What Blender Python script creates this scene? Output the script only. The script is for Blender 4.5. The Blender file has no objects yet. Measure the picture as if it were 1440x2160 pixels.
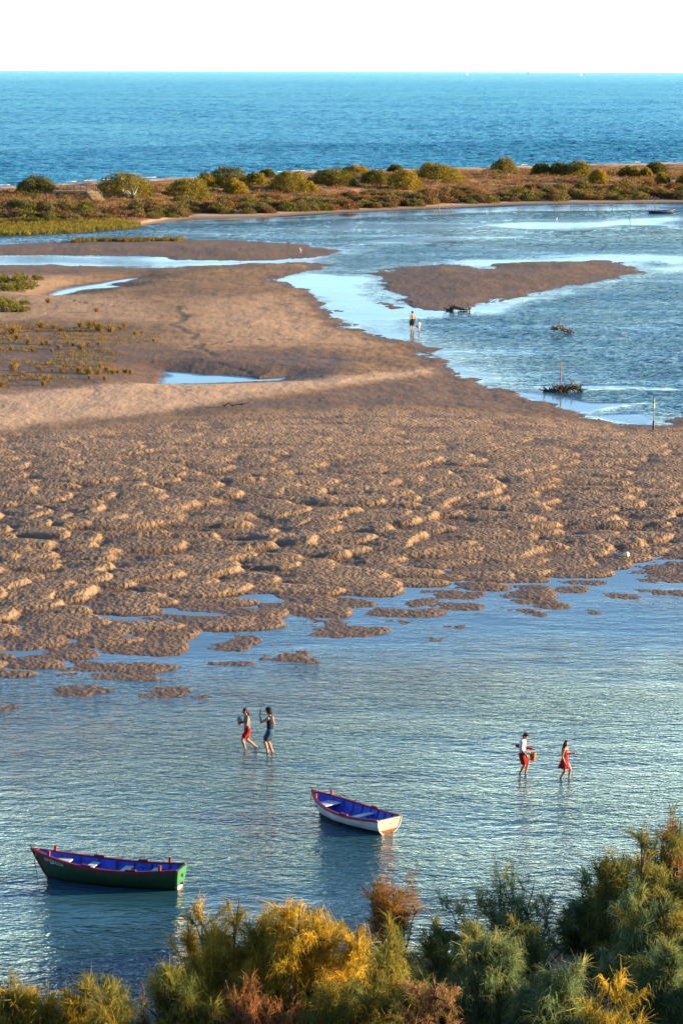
import bpy, bmesh, math, random
import numpy as np
from mathutils import Vector, Matrix

S = bpy.context.scene
C = S.collection

# ------------------------------------------------------------------ camera
CAM_H, PITCH, FOC, ROLL = 24.0, math.radians(9.07), 5830.0, 0.0028
cam = bpy.data.objects.new('camera', bpy.data.cameras.new('camera'))
C.objects.link(cam)
cam.data.sensor_fit = 'VERTICAL'
cam.data.sensor_height = 24.0
cam.data.lens = 24.0 * FOC / 2160.0
cam.data.clip_start = 0.5
cam.data.clip_end = 200000.0
cam.matrix_world = (Matrix.Translation((0, 0, CAM_H)) @ Matrix.Rotation(math.pi / 2 - PITCH, 4, 'X')
                    @ Matrix.Rotation(ROLL, 4, 'Z'))
S.camera = cam

# ------------------------------------------------------------------ light
SUN_EL, SUN_AZ = math.radians(7.8), math.radians(85)      # azimuth clockwise from +Y
w = bpy.data.worlds.new('World')
S.world = w
w.use_nodes = True
nt = w.node_tree
bg = nt.nodes['Background']
sky = nt.nodes.new('ShaderNodeTexSky')
sky.sky_type = 'NISHITA'
sky.sun_disc = False
sky.sun_elevation = SUN_EL
sky.sun_rotation = SUN_AZ
sky.air_density = 0.54
sky.dust_density = 0.0
sky.ozone_density = 1.0
nt.links.new(sky.outputs[0], bg.inputs[0])
bg.inputs[1].default_value = 0.08
sun = bpy.data.objects.new('sun', bpy.data.lights.new('sun', 'SUN'))
C.objects.link(sun)
sun.data.energy = 5.0
sun.data.angle = math.radians(0.5)
sun.data.color = (1.0, 0.68, 0.36)
sdir = Vector((math.sin(SUN_AZ) * math.cos(SUN_EL), math.cos(SUN_AZ) * math.cos(SUN_EL), math.sin(SUN_EL)))
sun.rotation_euler = sdir.to_track_quat('Z', 'Y').to_euler()
S.view_settings.view_transform = 'Standard'
S.view_settings.look = 'None'
S.view_settings.exposure = 2.5
S.view_settings.gamma = 1.0
S.cycles.max_bounces = 6
S.cycles.transparent_max_bounces = 12
S.cycles.caustics_reflective = False
S.cycles.caustics_refractive = False

# ------------------------------------------------------------------ helpers
_cp, _sp = math.cos(PITCH), math.sin(PITCH)


def P(px, py, z=0.0):
    """the point on the level z that the photograph shows at pixel (px, py)"""
    a, b = (px - 720) / FOC, -(py - 1080) / FOC
    cr, sr = math.cos(ROLL), math.sin(ROLL)
    a, b = a * cr - b * sr, a * sr + b * cr
    d = Vector((a, _cp + b * _sp, -_sp + b * _cp))
    t = (z - CAM_H) / d.z
    return Vector((d.x * t, d.y * t, z))


def PD(px, dist, z=0.0):
    return Vector(((px - 720) / FOC * dist * 1.0 / _cp * (1.0), dist, z))


def ztop(py, dist):
    return CAM_H - dist * math.tan(PITCH + math.atan((py - 1080) / FOC))


def tag(o, label=None, cat=None, group=None, kind=None):
    if label: o['label'] = label
    if cat: o['category'] = cat
    if group: o['group'] = group
    if kind: o['kind'] = kind
    return o


def empty(name, loc=(0, 0, 0), rz=0.0):
    o = bpy.data.objects.new(name, None)
    C.objects.link(o)
    o.location = loc
    o.rotation_euler = (0, 0, rz)
    return o


def link(name, me, mat=None, parent=None, smooth=False):
    o = bpy.data.objects.new(name, me)
    C.objects.link(o)
    if mat:
        if isinstance(mat, (list, tuple)):
            for m in mat: me.materials.append(m)
        elif not me.materials:
            me.materials.append(mat)
    if parent: o.parent = parent
    if smooth:
        me.polygons.foreach_set('use_smooth', [True] * len(me.polygons))
    return o


def copy_tree(o, parent=None):
    c = o.copy()
    C.objects.link(c)
    c.parent = parent
    for ch in list(o.children):
        copy_tree(ch, c)
    return c


def mesh_np(name, V, F, attrs=None, smooth=False):
    """mesh from numpy vertices (n,3) and equal-sided faces (m,k)"""
    me = bpy.data.meshes.new(name)
    V = np.ascontiguousarray(V, dtype=np.float32)
    F = np.ascontiguousarray(F, dtype=np.int32)
    m, k = F.shape
    me.vertices.add(len(V))
    me.vertices.foreach_set('co', V.ravel())
    me.loops.add(m * k)
    me.loops.foreach_set('vertex_index', F.ravel())
    me.polygons.add(m)
    me.polygons.foreach_set('loop_start', np.arange(0, m * k, k, dtype=np.int32))
    me.polygons.foreach_set('loop_total', np.full(m, k, dtype=np.int32))
    if smooth:
        me.polygons.foreach_set('use_smooth', np.ones(m, dtype=bool))
    me.update(calc_edges=True)
    for an, av in (attrs or {}).items():
        av = np.ascontiguousarray(av, dtype=np.float32)
        if av.ndim == 1:
            a = me.attributes.new(an, 'FLOAT', 'POINT')
            a.data.foreach_set('value', av)
        else:
            if av.shape[1] == 3:
                av = np.concatenate([av, np.ones((len(av), 1), np.float32)], 1)
            a = me.attributes.new(an, 'FLOAT_COLOR', 'POINT')
            a.data.foreach_set('color', np.ascontiguousarray(av).ravel())
    return me


def grid_faces(nr, nc):
    i = np.arange(nr * nc).reshape(nr, nc)
    return np.stack([i[:-1, :-1], i[:-1, 1:], i[1:, 1:], i[1:, :-1]], -1).reshape(-1, 4)


# numpy gradient noise -------------------------------------------------
_rs = np.random.RandomState(7)
_perm = np.concatenate([_rs.permutation(512)] * 2)
_ga = _rs.rand(512) * 2 * np.pi
_gx, _gy = np.cos(_ga), np.sin(_ga)


def noise(x, y):
    xi, yi = np.floor(x).astype(int), np.floor(y).astype(int)
    xf, yf = x - xi, y - yi
    u, v = xf * xf * xf * (xf * (xf * 6 - 15) + 10), yf * yf * yf * (yf * (yf * 6 - 15) + 10)

    def g(ix, iy, dx, dy):
        h = _perm[_perm[ix & 511] + (iy & 511)]
        return _gx[h] * dx + _gy[h] * dy
    a = g(xi, yi, xf, yf); b = g(xi + 1, yi, xf - 1, yf)
    c = g(xi, yi + 1, xf, yf - 1); d = g(xi + 1, yi + 1, xf - 1, yf - 1)
    return (a + (b - a) * u + ((c + (d - c) * u) - (a + (b - a) * u)) * v) * 1.5


def fbm(x, y, o=4):
    s, a = 0, 1.0
    for k in range(o):
        s = s + a * noise(x + 31.7 * k, y - 17.3 * k)
        x, y, a = x * 2.03, y * 2.03, a * 0.5
    return s


def sstep(a, b, x):
    t = np.clip((x - a) / (b - a), 0, 1)
    return t * t * (3 - 2 * t)


def sdf(poly, X, Y):
    """signed distance, positive inside a polygon of world points"""
    p = np.array([(q[0], q[1]) for q in poly], dtype=np.float64)
    d2 = np.full(X.shape, 1e18)
    ins = np.zeros(X.shape, bool)
    n = len(p)
    for i in range(n):
        ax, ay = p[i]; bx, by = p[(i + 1) % n]
        ex, ey = bx - ax, by - ay
        t = np.clip(((X - ax) * ex + (Y - ay) * ey) / max(ex * ex + ey * ey, 1e-12), 0, 1)
        dx, dy = X - ax - t * ex, Y - ay - t * ey
        np.minimum(d2, dx * dx + dy * dy, out=d2)
        if ay != by:
            c = ((ay > Y) != (by > Y)) & (X < ex * (Y - ay) / (by - ay) + ax)
            ins ^= c
    d = np.sqrt(d2)
    return np.where(ins, d, -d)


def pldist(line, X, Y):
    p = [(q[0], q[1]) for q in line]
    d2 = np.full(X.shape, 1e18)
    for (ax, ay), (bx, by) in zip(p[:-1], p[1:]):
        ex, ey = bx - ax, by - ay
        t = np.clip(((X - ax) * ex + (Y - ay) * ey) / max(ex * ex + ey * ey, 1e-12), 0, 1)
        dx, dy = X - ax - t * ex, Y - ay - t * ey
        np.minimum(d2, dx * dx + dy * dy, out=d2)
    return np.sqrt(d2)


def PP(pts): return [P(a, b) for a, b in pts]


# materials ------------------------------------------------------------
def newmat(name):
    m = bpy.data.materials.new(name)
    m.use_nodes = True
    t = m.node_tree
    for n in list(t.nodes):
        t.nodes.remove(n)
    out = t.nodes.new('ShaderNodeOutputMaterial')
    return m, t, out


def N(t, typ, **kw):
    n = t.nodes.new('ShaderNode' + typ)
    for k, v in kw.items():
        if k.startswith('i_'):
            key = k[2:]
            n.inputs[int(key) if key.isdigit() else key.replace('_', ' ')].default_value = v
        else:
            setattr(n, k, v)
    return n


def ramp(t, src, pts):
    r = N(t, 'ValToRGB')
    el = r.color_ramp.elements
    while len(el) < len(pts): el.new(0.5)
    for e, (p, c) in zip(el, pts):
        e.position = p
        e.color = (*c, 1) if len(c) == 3 else c
    t.links.new(src, r.inputs[0])
    return r.outputs[0]


def mixc(t, fac, a, b, mode='MIX'):
    m = N(t, 'MixRGB', blend_type=mode)
    for i, v in ((0, fac), (1, a), (2, b)):
        if isinstance(v, (int, float)):
            m.inputs[i].default_value = v
        elif isinstance(v, (tuple, list)):
            m.inputs[i].default_value = (*v, 1) if len(v) == 3 else v
        else:
            t.links.new(v, m.inputs[i])
    return m.outputs[0]


def math_(t, op, a, b=0.0, clamp=False):
    m = N(t, 'Math', operation=op, use_clamp=clamp)
    for i, v in ((0, a), (1, b)):
        if isinstance(v, (int, float)): m.inputs[i].default_value = v
        else: t.links.new(v, m.inputs[i])
    return m.outputs[0]


def paint(name, col, rough=0.55, var=0.25, scale=6.0, bump=0.15, wear=None, wear_amt=0.0, spec=0.4, stretch=(1, 1, 1)):
    """weathered paint / cloth / wood: base colour with soft variation, worn spots and a fine bump"""
    m, t, out = newmat(name)
    b = N(t, 'BsdfPrincipled', i_Roughness=rough)
    b.inputs['Specular IOR Level'].default_value = spec
    tc = N(t, 'TexCoord')
    mp = N(t, 'Mapping')
    mp.inputs['Scale'].default_value = stretch
    t.links.new(tc.outputs['Object'], mp.inputs[0])
    n1 = N(t, 'TexNoise', i_Scale=scale, i_Detail=5.0)
    t.links.new(mp.outputs[0], n1.inputs[0])
    dark = tuple(c * (1 - var) for c in col)
    lite = tuple(min(1, c * (1 + var) + 0.01) for c in col)
    c = ramp(t, n1.outputs[0], [(0.35, dark), (0.65, lite)])
    if wear:
        n2 = N(t, 'TexNoise', i_Scale=scale * 3.1, i_Detail=6.0, i_Roughness=0.7)
        t.links.new(mp.outputs[0], n2.inputs[0])
        f = ramp(t, n2.outputs[0], [(0.72 - 0.3 * wear_amt, (0, 0, 0)), (0.78 - 0.3 * wear_amt, (1, 1, 1))])
        c = mixc(t, f, c, wear)
    t.links.new(c, b.inputs['Base Color'])
    bm_ = N(t, 'Bump', i_Strength=bump, i_Distance=0.01)
    t.links.new(n1.outputs[0], bm_.inputs['Height'])
    t.links.new(bm_.outputs[0], b.inputs['Normal'])
    t.links.new(b.outputs[0], out.inputs[0])
    return m


def foliage_mat(name, transl=0.35, rough=0.7):
    m, t, out = newmat(name)
    at = N(t, 'Attribute', attribute_name='tint')
    d = N(t, 'BsdfDiffuse')
    tr = N(t, 'BsdfTranslucent')
    oi = N(t, 'ObjectInfo')
    c = mixc(t, 1.0, at.outputs['Color'], oi.outputs['Color'], 'MULTIPLY')
    t.links.new(c, d.inputs[0])
    t.links.new(c, tr.inputs[0])
    mx = N(t, 'MixShader')
    mx.inputs[0].default_value = transl
    t.links.new(d.outputs[0], mx.inputs[1])
    t.links.new(tr.outputs[0], mx.inputs[2])
    t.links.new(mx.outputs[0], out.inputs[0])
    return m


# generic mesh pieces ---------------------------------------------------
class MB:
    """collects boxes, tubes and lathes; link() makes ONE mesh object of them"""
    def __init__(s): s.v, s.f = [], []

    def add(s, v, f):
        n = len(s.v)
        s.v += [tuple(q) for q in v]
        s.f += [tuple(i + n for i in q) for q in f]

    def box(s, c, d, M=None, bev=0.0):
        x, y, z = d[0] / 2, d[1] / 2, d[2] / 2
        b = min(bev, x * .9, y * .9, z * .9)
        bm = bmesh.new()
        bmesh.ops.create_cube(bm, size=1.0, matrix=Matrix.Diagonal((2 * x, 2 * y, 2 * z, 1)))
        if b > 0:
            bmesh.ops.bevel(bm, geom=bm.edges[:], offset=b, segments=1, affect='EDGES')
        T = Matrix.Translation(c) @ (M or Matrix.Identity(4))
        bm.verts.index_update()
        s.add([T @ q.co for q in bm.verts], [[q.index for q in f.verts] for f in bm.faces])
        bm.free()

    def tube(s, pts, rad, n=6, cap=True):
        pts = [Vector(p) for p in pts]
        if isinstance(rad, (int, float)): rad = [rad] * len(pts)
        vs, fs = [], []
        up = Vector((0.13, 0.21, 1))
        for i, p in enumerate(pts):
            d = (pts[min(i + 1, len(pts) - 1)] - pts[max(i - 1, 0)])
            if d.length < 1e-9: d = Vector((0, 0, 1))
            d.normalize()
            a = d.cross(up if abs(d.dot(up.normalized())) < 0.95 else Vector((1, 0, 0))).normalized()
            b = d.cross(a)
            for k in range(n):
                t = 2 * math.pi * k / n
                vs.append(p + (a * math.cos(t) + b * math.sin(t)) * rad[i])
        for i in range(len(pts) - 1):
            for k in range(n):
                fs.append((i * n + k, i * n + (k + 1) % n, (i + 1) * n + (k + 1) % n, (i + 1) * n + k))
        if cap:
            fs.append(tuple(range(n))[::-1])
            fs.append(tuple(range((len(pts) - 1) * n, len(pts) * n)))
        s.add(vs, fs)

    def lathe(s, prof, c=(0, 0, 0), n=14, M=None):
        T = Matrix.Translation(c) @ (M or Matrix.Identity(4))
        vs, fs = [], []
        for r, z in prof:
            for k in range(n):
                t = 2 * math.pi * k / n
                vs.append(T @ Vector((max(r, 1e-4) * math.cos(t), max(r, 1e-4) * math.sin(t), z)))
        for i in range(len(prof) - 1):
            for k in range(n):
                fs.append((i * n + k, i * n + (k + 1) % n, (i + 1) * n + (k + 1) % n, (i + 1) * n + k))
        fs.append(tuple(range(n))[::-1])
        fs.append(tuple(range((len(prof) - 1) * n, len(prof) * n)))
        s.add(vs, fs)

    def mesh(s, name):
        me = bpy.data.meshes.new(name)
        me.from_pydata(s.v, [], s.f)
        me.update()
        return me

    def link(s, name, mat, parent=None, smooth=False):
        return link(name, s.mesh(name), mat, parent, smooth)

# ================================================================== SETTING
# outlines read off the photograph and laid on the level z = 0
FLAT = PP([(-900, 1500), (-400, 1440), (0, 1395), (240, 1365), (420, 1325), (700, 1278), (1000, 1240), (1220, 1215), (1440, 1206),
           (1800, 1180), (2400, 1120), (2400, 868), (1700, 874), (1440, 881), (1392, 884), (1384, 888), (1404, 893), (1376, 900),
           (1340, 898), (1300, 893), (1240, 880), (1170, 856), (1120, 842), (1060, 824), (1000, 802), (945, 782), (925, 768), (930, 758),
           (905, 742), (915, 735), (880, 722), (835, 716), (770, 700), (735, 688), (712, 672), (700, 656), (690, 645), (672, 630), (655, 616),
           (620, 601), (590, 592), (600, 584), (625, 577), (660, 569), (700, 561), (690, 556), (640, 553), (500, 557), (400, 562), (300, 566),
           (200, 561), (100, 558), (0, 559), (-300, 560), (-900, 556)])
SPIT = PP([(-900, 520), (-300, 520), (0, 517), (80, 513), (160, 508), (260, 506), (400, 505), (500, 507), (560, 511), (610, 514), (650, 516),
           (655, 521), (690, 524), (715, 530), (690, 537), (660, 543), (580, 549), (500, 551), (440, 549), (400, 549), (350, 547), (352, 544),
           (330, 541), (270, 540), (200, 539), (100, 538), (0, 538), (-300, 538), (-900, 538)])
ISLE = PP([(740, 577), (800, 575), (815, 567), (870, 563), (930, 557), (970, 561), (1010, 567), (1040, 566), (1025, 561), (1045, 555), (1120, 552),
           (1200, 551), (1260, 549), (1285, 548), (1310, 557), (1335, 565), (1362, 573), (1330, 578), (1290, 586), (1270, 592), (1200, 602), (1160, 612),
           (1120, 620), (1060, 634), (1020, 641), (980, 650), (950, 655), (900, 656), (872, 650), (850, 640), (855, 628), (825, 613), (805, 603),
           (806, 592), (800, 580)])
BAR = PP([(795, 636), (840, 640), (850, 650), (830, 652), (800, 648)])
POND1 = PP([(105, 622), (125, 612), (150, 606), (180, 602), (212, 598), (240, 592), (270, 588), (300, 585), (285, 589), (268, 594), (240, 598),
            (232, 602), (262, 604), (240, 608), (200, 609), (165, 614), (140, 621), (110, 626)])
POND2 = PP([(334, 806), (336, 798), (352, 794), (340, 788), (344, 783), (400, 787), (430, 791), (470, 791), (520, 795), (545, 799), (575, 798),
            (603, 796), (595, 803), (560, 805), (500, 808), (440, 810), (380, 811), (340, 811)])
RIPPLE = PP([(-900, 1600), (-900, 935), (-200, 940), (0, 925), (200, 915), (420, 893), (620, 880), (860, 866), (1000, 872), (1150, 884), (1300, 896),
             (1420, 905), (2400, 900), (2400, 1400), (1440, 1500)])
WETS = [(PP([(230, 905), (330, 893), (480, 868), (620, 850), (800, 815), (930, 790), (1060, 824), (1300, 893), (1150, 884), (1000, 870), (860, 864),
             (620, 878), (420, 892)]), 0.75, 1.5),
        (PP([(-400, 800), (-400, 740), (0, 730), (250, 740), (420, 760), (640, 745), (800, 760), (820, 775), (640, 800), (420, 812), (200, 826), (0, 845)]), 0.8, 3.0),
        (PP([(-400, 690), (0, 690), (250, 690), (360, 700), (330, 720), (100, 730), (-400, 725)]), 0.5, 2.5),
        (PP([(-900, 555), (300, 562), (600, 556), (620, 570), (420, 575), (200, 590), (-900, 590)]), 0.55, 4.0),
        (PP([(300, 600), (520, 590), (600, 600), (520, 640), (420, 645), (310, 630)]), 0.35, 6.0),
        (PP([(520, 770), (700, 755), (790, 765), (700, 790), (600, 800)]), 0.9, 1.5)]
DRYS = [(PP([(-400, 900), (-400, 840), (0, 845), (300, 818), (560, 810), (740, 800), (900, 780), (940, 788), (760, 818), (560, 850), (330, 888), (0, 922)]), 0.85, 2.0),
        (PP([(380, 640), (620, 620), (700, 690), (800, 730), (640, 742), (440, 745), (400, 690)]), 0.45, 5.0),
        (PP([(0, 590), (200, 585), (120, 620), (330, 650), (350, 690), (100, 680), (0, 690)]), 0.4, 4.0)]
CREEKS = [(PP([(378, 655), (372, 668), (392, 675), (380, 690), (358, 696), (385, 705), (388, 712), (412, 718), (408, 726)]), 0.35),
          (PP([(400, 748), (425, 738), (420, 748), (440, 758), (455, 765)]), 0.3),
          (PP([(425, 742), (500, 730), (560, 725), (640, 722)]), 0.16),
          (PP([(430, 775), (480, 780), (510, 787), (545, 795)]), 0.2),
          (PP([(150, 645), (190, 653), (240, 658)]), 0.14),
          (PP([(600, 770), (650, 762), (720, 765), (690, 772)]), 0.3),
          (PP([(320, 775), (370, 770), (420, 772)]), 0.18)]


def _lobes(X, Y, sc, phi, off):
    x, y = X / (sc * 1.25) + off, Y / sc
    x, y = (x + 0.55 * noise(x * 0.35, y * 0.35) + 0.16 * noise(x * 1.3, y * 1.3),
            y + 0.55 * noise(x * 0.35 + 50, y * 0.35) + 0.16 * noise(x * 1.3 + 90, y * 1.3))
    ph = math.radians(phi)
    fx, fy = math.cos(ph), math.sin(ph)
    u, v = x * fx + y * fy, -x * fy + y * fx
    iu, iv = np.floor(u).astype(int), np.floor(v).astype(int)
    H = np.zeros(X.shape)
    for a in range(-1, 3):
        for b in range(-1, 2):
            ku, kv = iu + a, iv + b
            h = _perm[_perm[ku & 511] + (kv & 511)]
            r1, r2, r3, r4 = _ga[h] / 6.2832, _ga[(h * 7 + 3) & 511] / 6.2832, _ga[(h * 13 + 5) & 511] / 6.2832, _ga[(h * 29 + 11) & 511] / 6.2832
            c_u, c_v = ku + 0.1 + 0.8 * r1, kv + 0.1 + 0.8 * r2
            W = 0.48 + 0.42 * r3
            dv = (v - c_v) / W
            side = np.clip(1 - dv * dv, 0, 1)
            front = 0.5 * side - (u - c_u)                     # distance behind the rounded front edge
            back = 1.0 + 0.7 * r4
            hh = (0.6 + 0.45 * r4) * sstep(-0.02, 0.20, front) * np.clip(1 - front / back, 0, 1) ** 0.6 * side ** 0.7
            H = np.maximum(H, hh)
    return H


def lobes(X, Y):
    """scaly sand tongues left by the tide: gentle domed back, steep rounded front"""
    far = sstep(140, 175, Y)
    return _lobes(X, Y, 2.25, -10, 0.0) * (1 - 0.35 * far) + 0.30 * _lobes(X, Y, 1.35, -18, 37.3) * (0.35 + 0.65 * far)


def flat_height(X, Y):
    sA, sC, sD, sB = sdf(FLAT, X, Y), sdf(SPIT, X, Y), sdf(ISLE, X, Y), sdf(BAR, X, Y)
    edge = 0.8 * fbm(X * 0.30, Y * 0.22, 4) + 0.35 * noise(X * 1.3, Y * 1.3)
    far = sstep(150, 185, Y)
    slope = 0.012 + 0.029 * far
    nearlift = 0.62 * np.tanh((sA + edge * far * 1.5) * slope / 0.62)
    z = np.where(sA > -40, nearlift, -0.6)
    z = np.maximum(z, -0.30 - 0.06 * far)
    for s in (sC, sD, sB):
        z2 = 0.42 * np.tanh((s + edge * 1.2) * 0.03 / 0.42)
        z = np.maximum(z, np.maximum(z2, -0.35))
    # ponds and creeks
    for pnd in (POND1, POND2):
        sp = sdf(pnd, X, Y) + 0.25 * edge
        z = np.where(sp > -6, z * sstep(1.0, -6, sp) + sstep(-1.5, 1.0, sp) * -0.10 * np.clip(sp + .6, 0, 1.5)
                     + 0.10 * np.clip(-sp / 4, 0, 1) * sstep(0, -3, -sp * -1) * 0, z)
        z = np.where(sp > 0, np.minimum(z, -0.03 - 0.04 * np.clip(sp, 0, 2)), np.where(sp > -6, np.maximum(z, 0.012 - 0.03 * sp * 0.5), z))
    creek = np.zeros(X.shape)
    for ln, wd in CREEKS:
        d = pldist(ln, X + 0.35 * noise(X * .8, Y * .8), Y + 0.6 * noise(X * .5 + 9, Y * .5))
        creek = np.maximum(creek, sstep(wd * 1.9, wd * 0.1, d))
    z = z - 0.04 * creek * (z > 0.1)
    M = sstep(-1.0, 6.0, sdf(RIPPLE, X, Y))
    amp = M * (0.35 + 0.65 * sstep(190, 150, Y))
    lb = lobes(X, Y)
    near = sstep(-26, -8, sA)
    z = z + (0.365 * lb - 0.115) * amp * near * (0.55 + 0.45 * sstep(-2, 12, sA))
    # bank rim above the lagoon
    z = z + 0.05 * fbm(X * 0.22, Y * 0.12, 4) * far * (z > 0.02)
    fine = 0.012 * fbm(X * 2.6, Y * 2.6, 3) + M * (0.010 * fbm(X * 2.0, Y * 1.2, 3))
    z = z + fine * (z > -0.12)
    return z, dict(sA=sA, sC=sC, sD=sD, M=M, lobe=lb, creek=creek)


SHORE = PP([(-900, 2040), (-300, 2085), (0, 2140), (150, 2150), (330, 2140), (420, 2080), (620, 2030), (800, 2020), (900, 2010), (1000, 2010),
            (1150, 2000), (1240, 1960), (1330, 1900), (1440, 1850), (1700, 1760), (2200, 1660)])
SHORE_Y = (np.array([p.x for p in SHORE]), np.array([p.y for p in SHORE]))


def hill_height(X, Y):
    """the bluff the camera stands on, falling to the lagoon; higher ground to the right"""
    ys = np.interp(X, *SHORE_Y)
    s = ys - Y
    z = np.where(s > 0, 0.085 * s, 0.03 * s)
    z = np.maximum(z, -0.30)
    knee = 50 - Y
    z = z + np.where(knee > 0, 0.335 * knee, 0)
    z = np.minimum(z, 22.2)
    ridge = np.interp(Y, [-40, 20, 46, 58, 64, 70, 76, 83, 87], [22, 15, 7.0, 6.4, 6.2, 5.4, 3.8, 0.4, -0.3])
    k = sstep(11, 25, X - 0.0 * Y)
    z = z * (1 - k) + np.maximum(z, ridge) * k
    z = z + (0.25 * fbm(X * 0.3, Y * 0.3, 4)) * sstep(0.3, 2.5, s) + (0.7 * fbm(X * 0.22 + 5, Y * 0.22, 3)) * k * sstep(1, 6, s)
    return z


def ground_z(x, y):
    a = np.array([float(x)]); b = np.array([float(y)])
    if y < 80: return float(hill_height(a, b)[0])
    if y < 385: return float(flat_height(a, b)[0][0])
    return float(dune_height(a, b)[0][0])


# barrier dune -----------------------------------------------------------
LAG = [P(a, b) for a, b in [(-2600, 512), (-900, 508), (-300, 502), (0, 497), (170, 490), (262, 483), (345, 468), (400, 462), (550, 458), (720, 448),
                            (900, 440), (1100, 431), (1300, 428), (1440, 427), (1800, 420), (2300, 412), (4000, 390)]]
LAGX = (np.array([p.x for p in LAG]), np.array([p.y for p in LAG]))
SEA = [P(a, b) for a, b in [(-2600, 430), (-900, 415), (-300, 403), (0, 396), (300, 380), (650, 364), (1000, 354), (1440, 344), (2300, 328), (4000, 300)]]
SEAX = (np.array([p.x for p in SEA]), np.array([p.y for p in SEA]))


def dune_height(X, Y):
    sl = (Y - np.interp(X, *LAGX)) + 1.2 * noise(X * .09, Y * .05)
    ss = (np.interp(X, *SEAX) - Y) + 1.0 * noise(X * .06, Y * .06)
    cr = 2.7 + 0.7 * noise(X * 0.035 + 3, Y * 0.004) + 0.2 * np.clip((X + 20) / 60, -1, 1)
    z = np.where(sl > 0, 0.022 * np.minimum(sl, 14), np.maximum(0.03 * sl, -0.4))
    z = z + 0.35 * sstep(10, 30, sl) + (cr - 0.65) * sstep(26, 80, sl)
    back = sstep(82, 125, sl)
    z = z * (1 - back) + back * 0.9
    beach = np.where(ss > 0, 0.045 * ss, np.maximum(0.03 * ss, -0.5))
    z = np.minimum(z, beach)
    veg = sstep(8, 20, sl) * sstep(10, 25, ss)
    z = z + veg * (0.16 * fbm(X * 0.25, Y * 0.16, 4) + 0.30 * fbm(X * 0.07, Y * 0.05, 2) * sstep(30, 60, sl))
    return z, sl, ss


# ---------------------------------------------------------------- materials of the ground
def sand_material():
    m, t, out = newmat('tidal_sand')
    b = N(t, 'BsdfPrincipled')
    tc = N(t, 'TexCoord')
    wet = N(t, 'Attribute', attribute_name='wet').outputs['Fac']
    dry = N(t, 'Attribute', attribute_name='dry').outputs['Fac']
    mud = N(t, 'Attribute', attribute_name='mud').outputs['Fac']
    fld = N(t, 'Attribute', attribute_name='field').outputs['Fac']
    n1 = N(t, 'TexNoise', i_Scale=0.5, i_Detail=8.0, i_Roughness=0.62)
    n2 = N(t, 'TexNoise', i_Scale=5.0, i_Detail=4.0)
    n3 = N(t, 'TexNoise', i_Scale=0.06, i_Detail=4.0)
    mp = N(t, 'Mapping'); mp.inputs['Scale'].default_value = (0.35, 1.0, 1.0)
    t.links.new(tc.outputs['Object'], mp.inputs[0])
    for n in (n1, n2): t.links.new(tc.outputs['Object'], n.inputs[0])
    t.links.new(mp.outputs[0], n3.inputs[0])
    base = ramp(t, n1.outputs[0], [(0.3, (0.135, 0.087, 0.046)), (0.5, (0.19, 0.126, 0.070)), (0.7, (0.245, 0.168, 0.098))])
    grain = ramp(t, n2.outputs[0], [(0.3, (0.62, 0.62, 0.64)), (0.7, (1.2, 1.18, 1.15))])
    base = mixc(t, 1.0, base, grain, 'MULTIPLY')
    band = ramp(t, n3.outputs[0], [(0.35, (0.72, 0.70, 0.68)), (0.65, (1.12, 1.12, 1.12))])
    base = mixc(t, 0.7, base, band, 'MULTIPLY')
    base = mixc(t, dry, base, (0.42, 0.30, 0.195))
    base = mixc(t, math_(t, 'MULTIPLY', fld, 0.55), base, (0.178, 0.138, 0.100))
    base = mixc(t, math_(t, 'MULTIPLY', wet, 0.8), base, (0.078, 0.047, 0.022))
    base = mixc(t, mud, base, (0.045, 0.040, 0.036))
    t.links.new(base, b.inputs['Base Color'])
    r = math_(t, 'SUBTRACT', 0.92, math_(t, 'MULTIPLY', wet, 0.35))
    t.links.new(r, b.inputs['Roughness'])
    b.inputs['Specular IOR Level'].default_value = 0.25
    # pocked and rippled surface
    mw = N(t, 'Mapping'); mw.inputs['Scale'].default_value = (1.6, 1.0, 1.0); mw.inputs['Rotation'].default_value = (0, 0, 0.5)
    t.links.new(tc.outputs['Object'], mw.inputs[0])
    v1 = N(t, 'TexNoise', i_Scale=3.6, i_Detail=3.0, i_Roughness=0.6, i_Distortion=0.2)
    v2 = N(t, 'TexVoronoi', i_Scale=3.0)
    v3 = N(t, 'TexNoise', i_Scale=1.1, i_Detail=5.0, i_Roughness=0.55)
    for n in (v1, v2, v3): t.links.new(mw.outputs[0], n.inputs[0])
    h = math_(t, 'ADD', math_(t, 'MULTIPLY', v1.outputs[0], 1.0), math_(t, 'MULTIPLY', v2.outputs[0], 0.55))
    h = math_(t, 'MULTIPLY', h, math_(t, 'ADD', 0.16, math_(t, 'MULTIPLY', fld, 0.84)))
    h = math_(t, 'ADD', h, math_(t, 'MULTIPLY', v3.outputs[0], 0.55))
    bp = N(t, 'Bump', i_Strength=1.0, i_Distance=0.10)
    t.links.new(h, bp.inputs['Height'])
    t.links.new(bp.outputs[0], b.inputs['Normal'])
    t.links.new(b.outputs[0], out.inputs[0])
    return m


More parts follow.
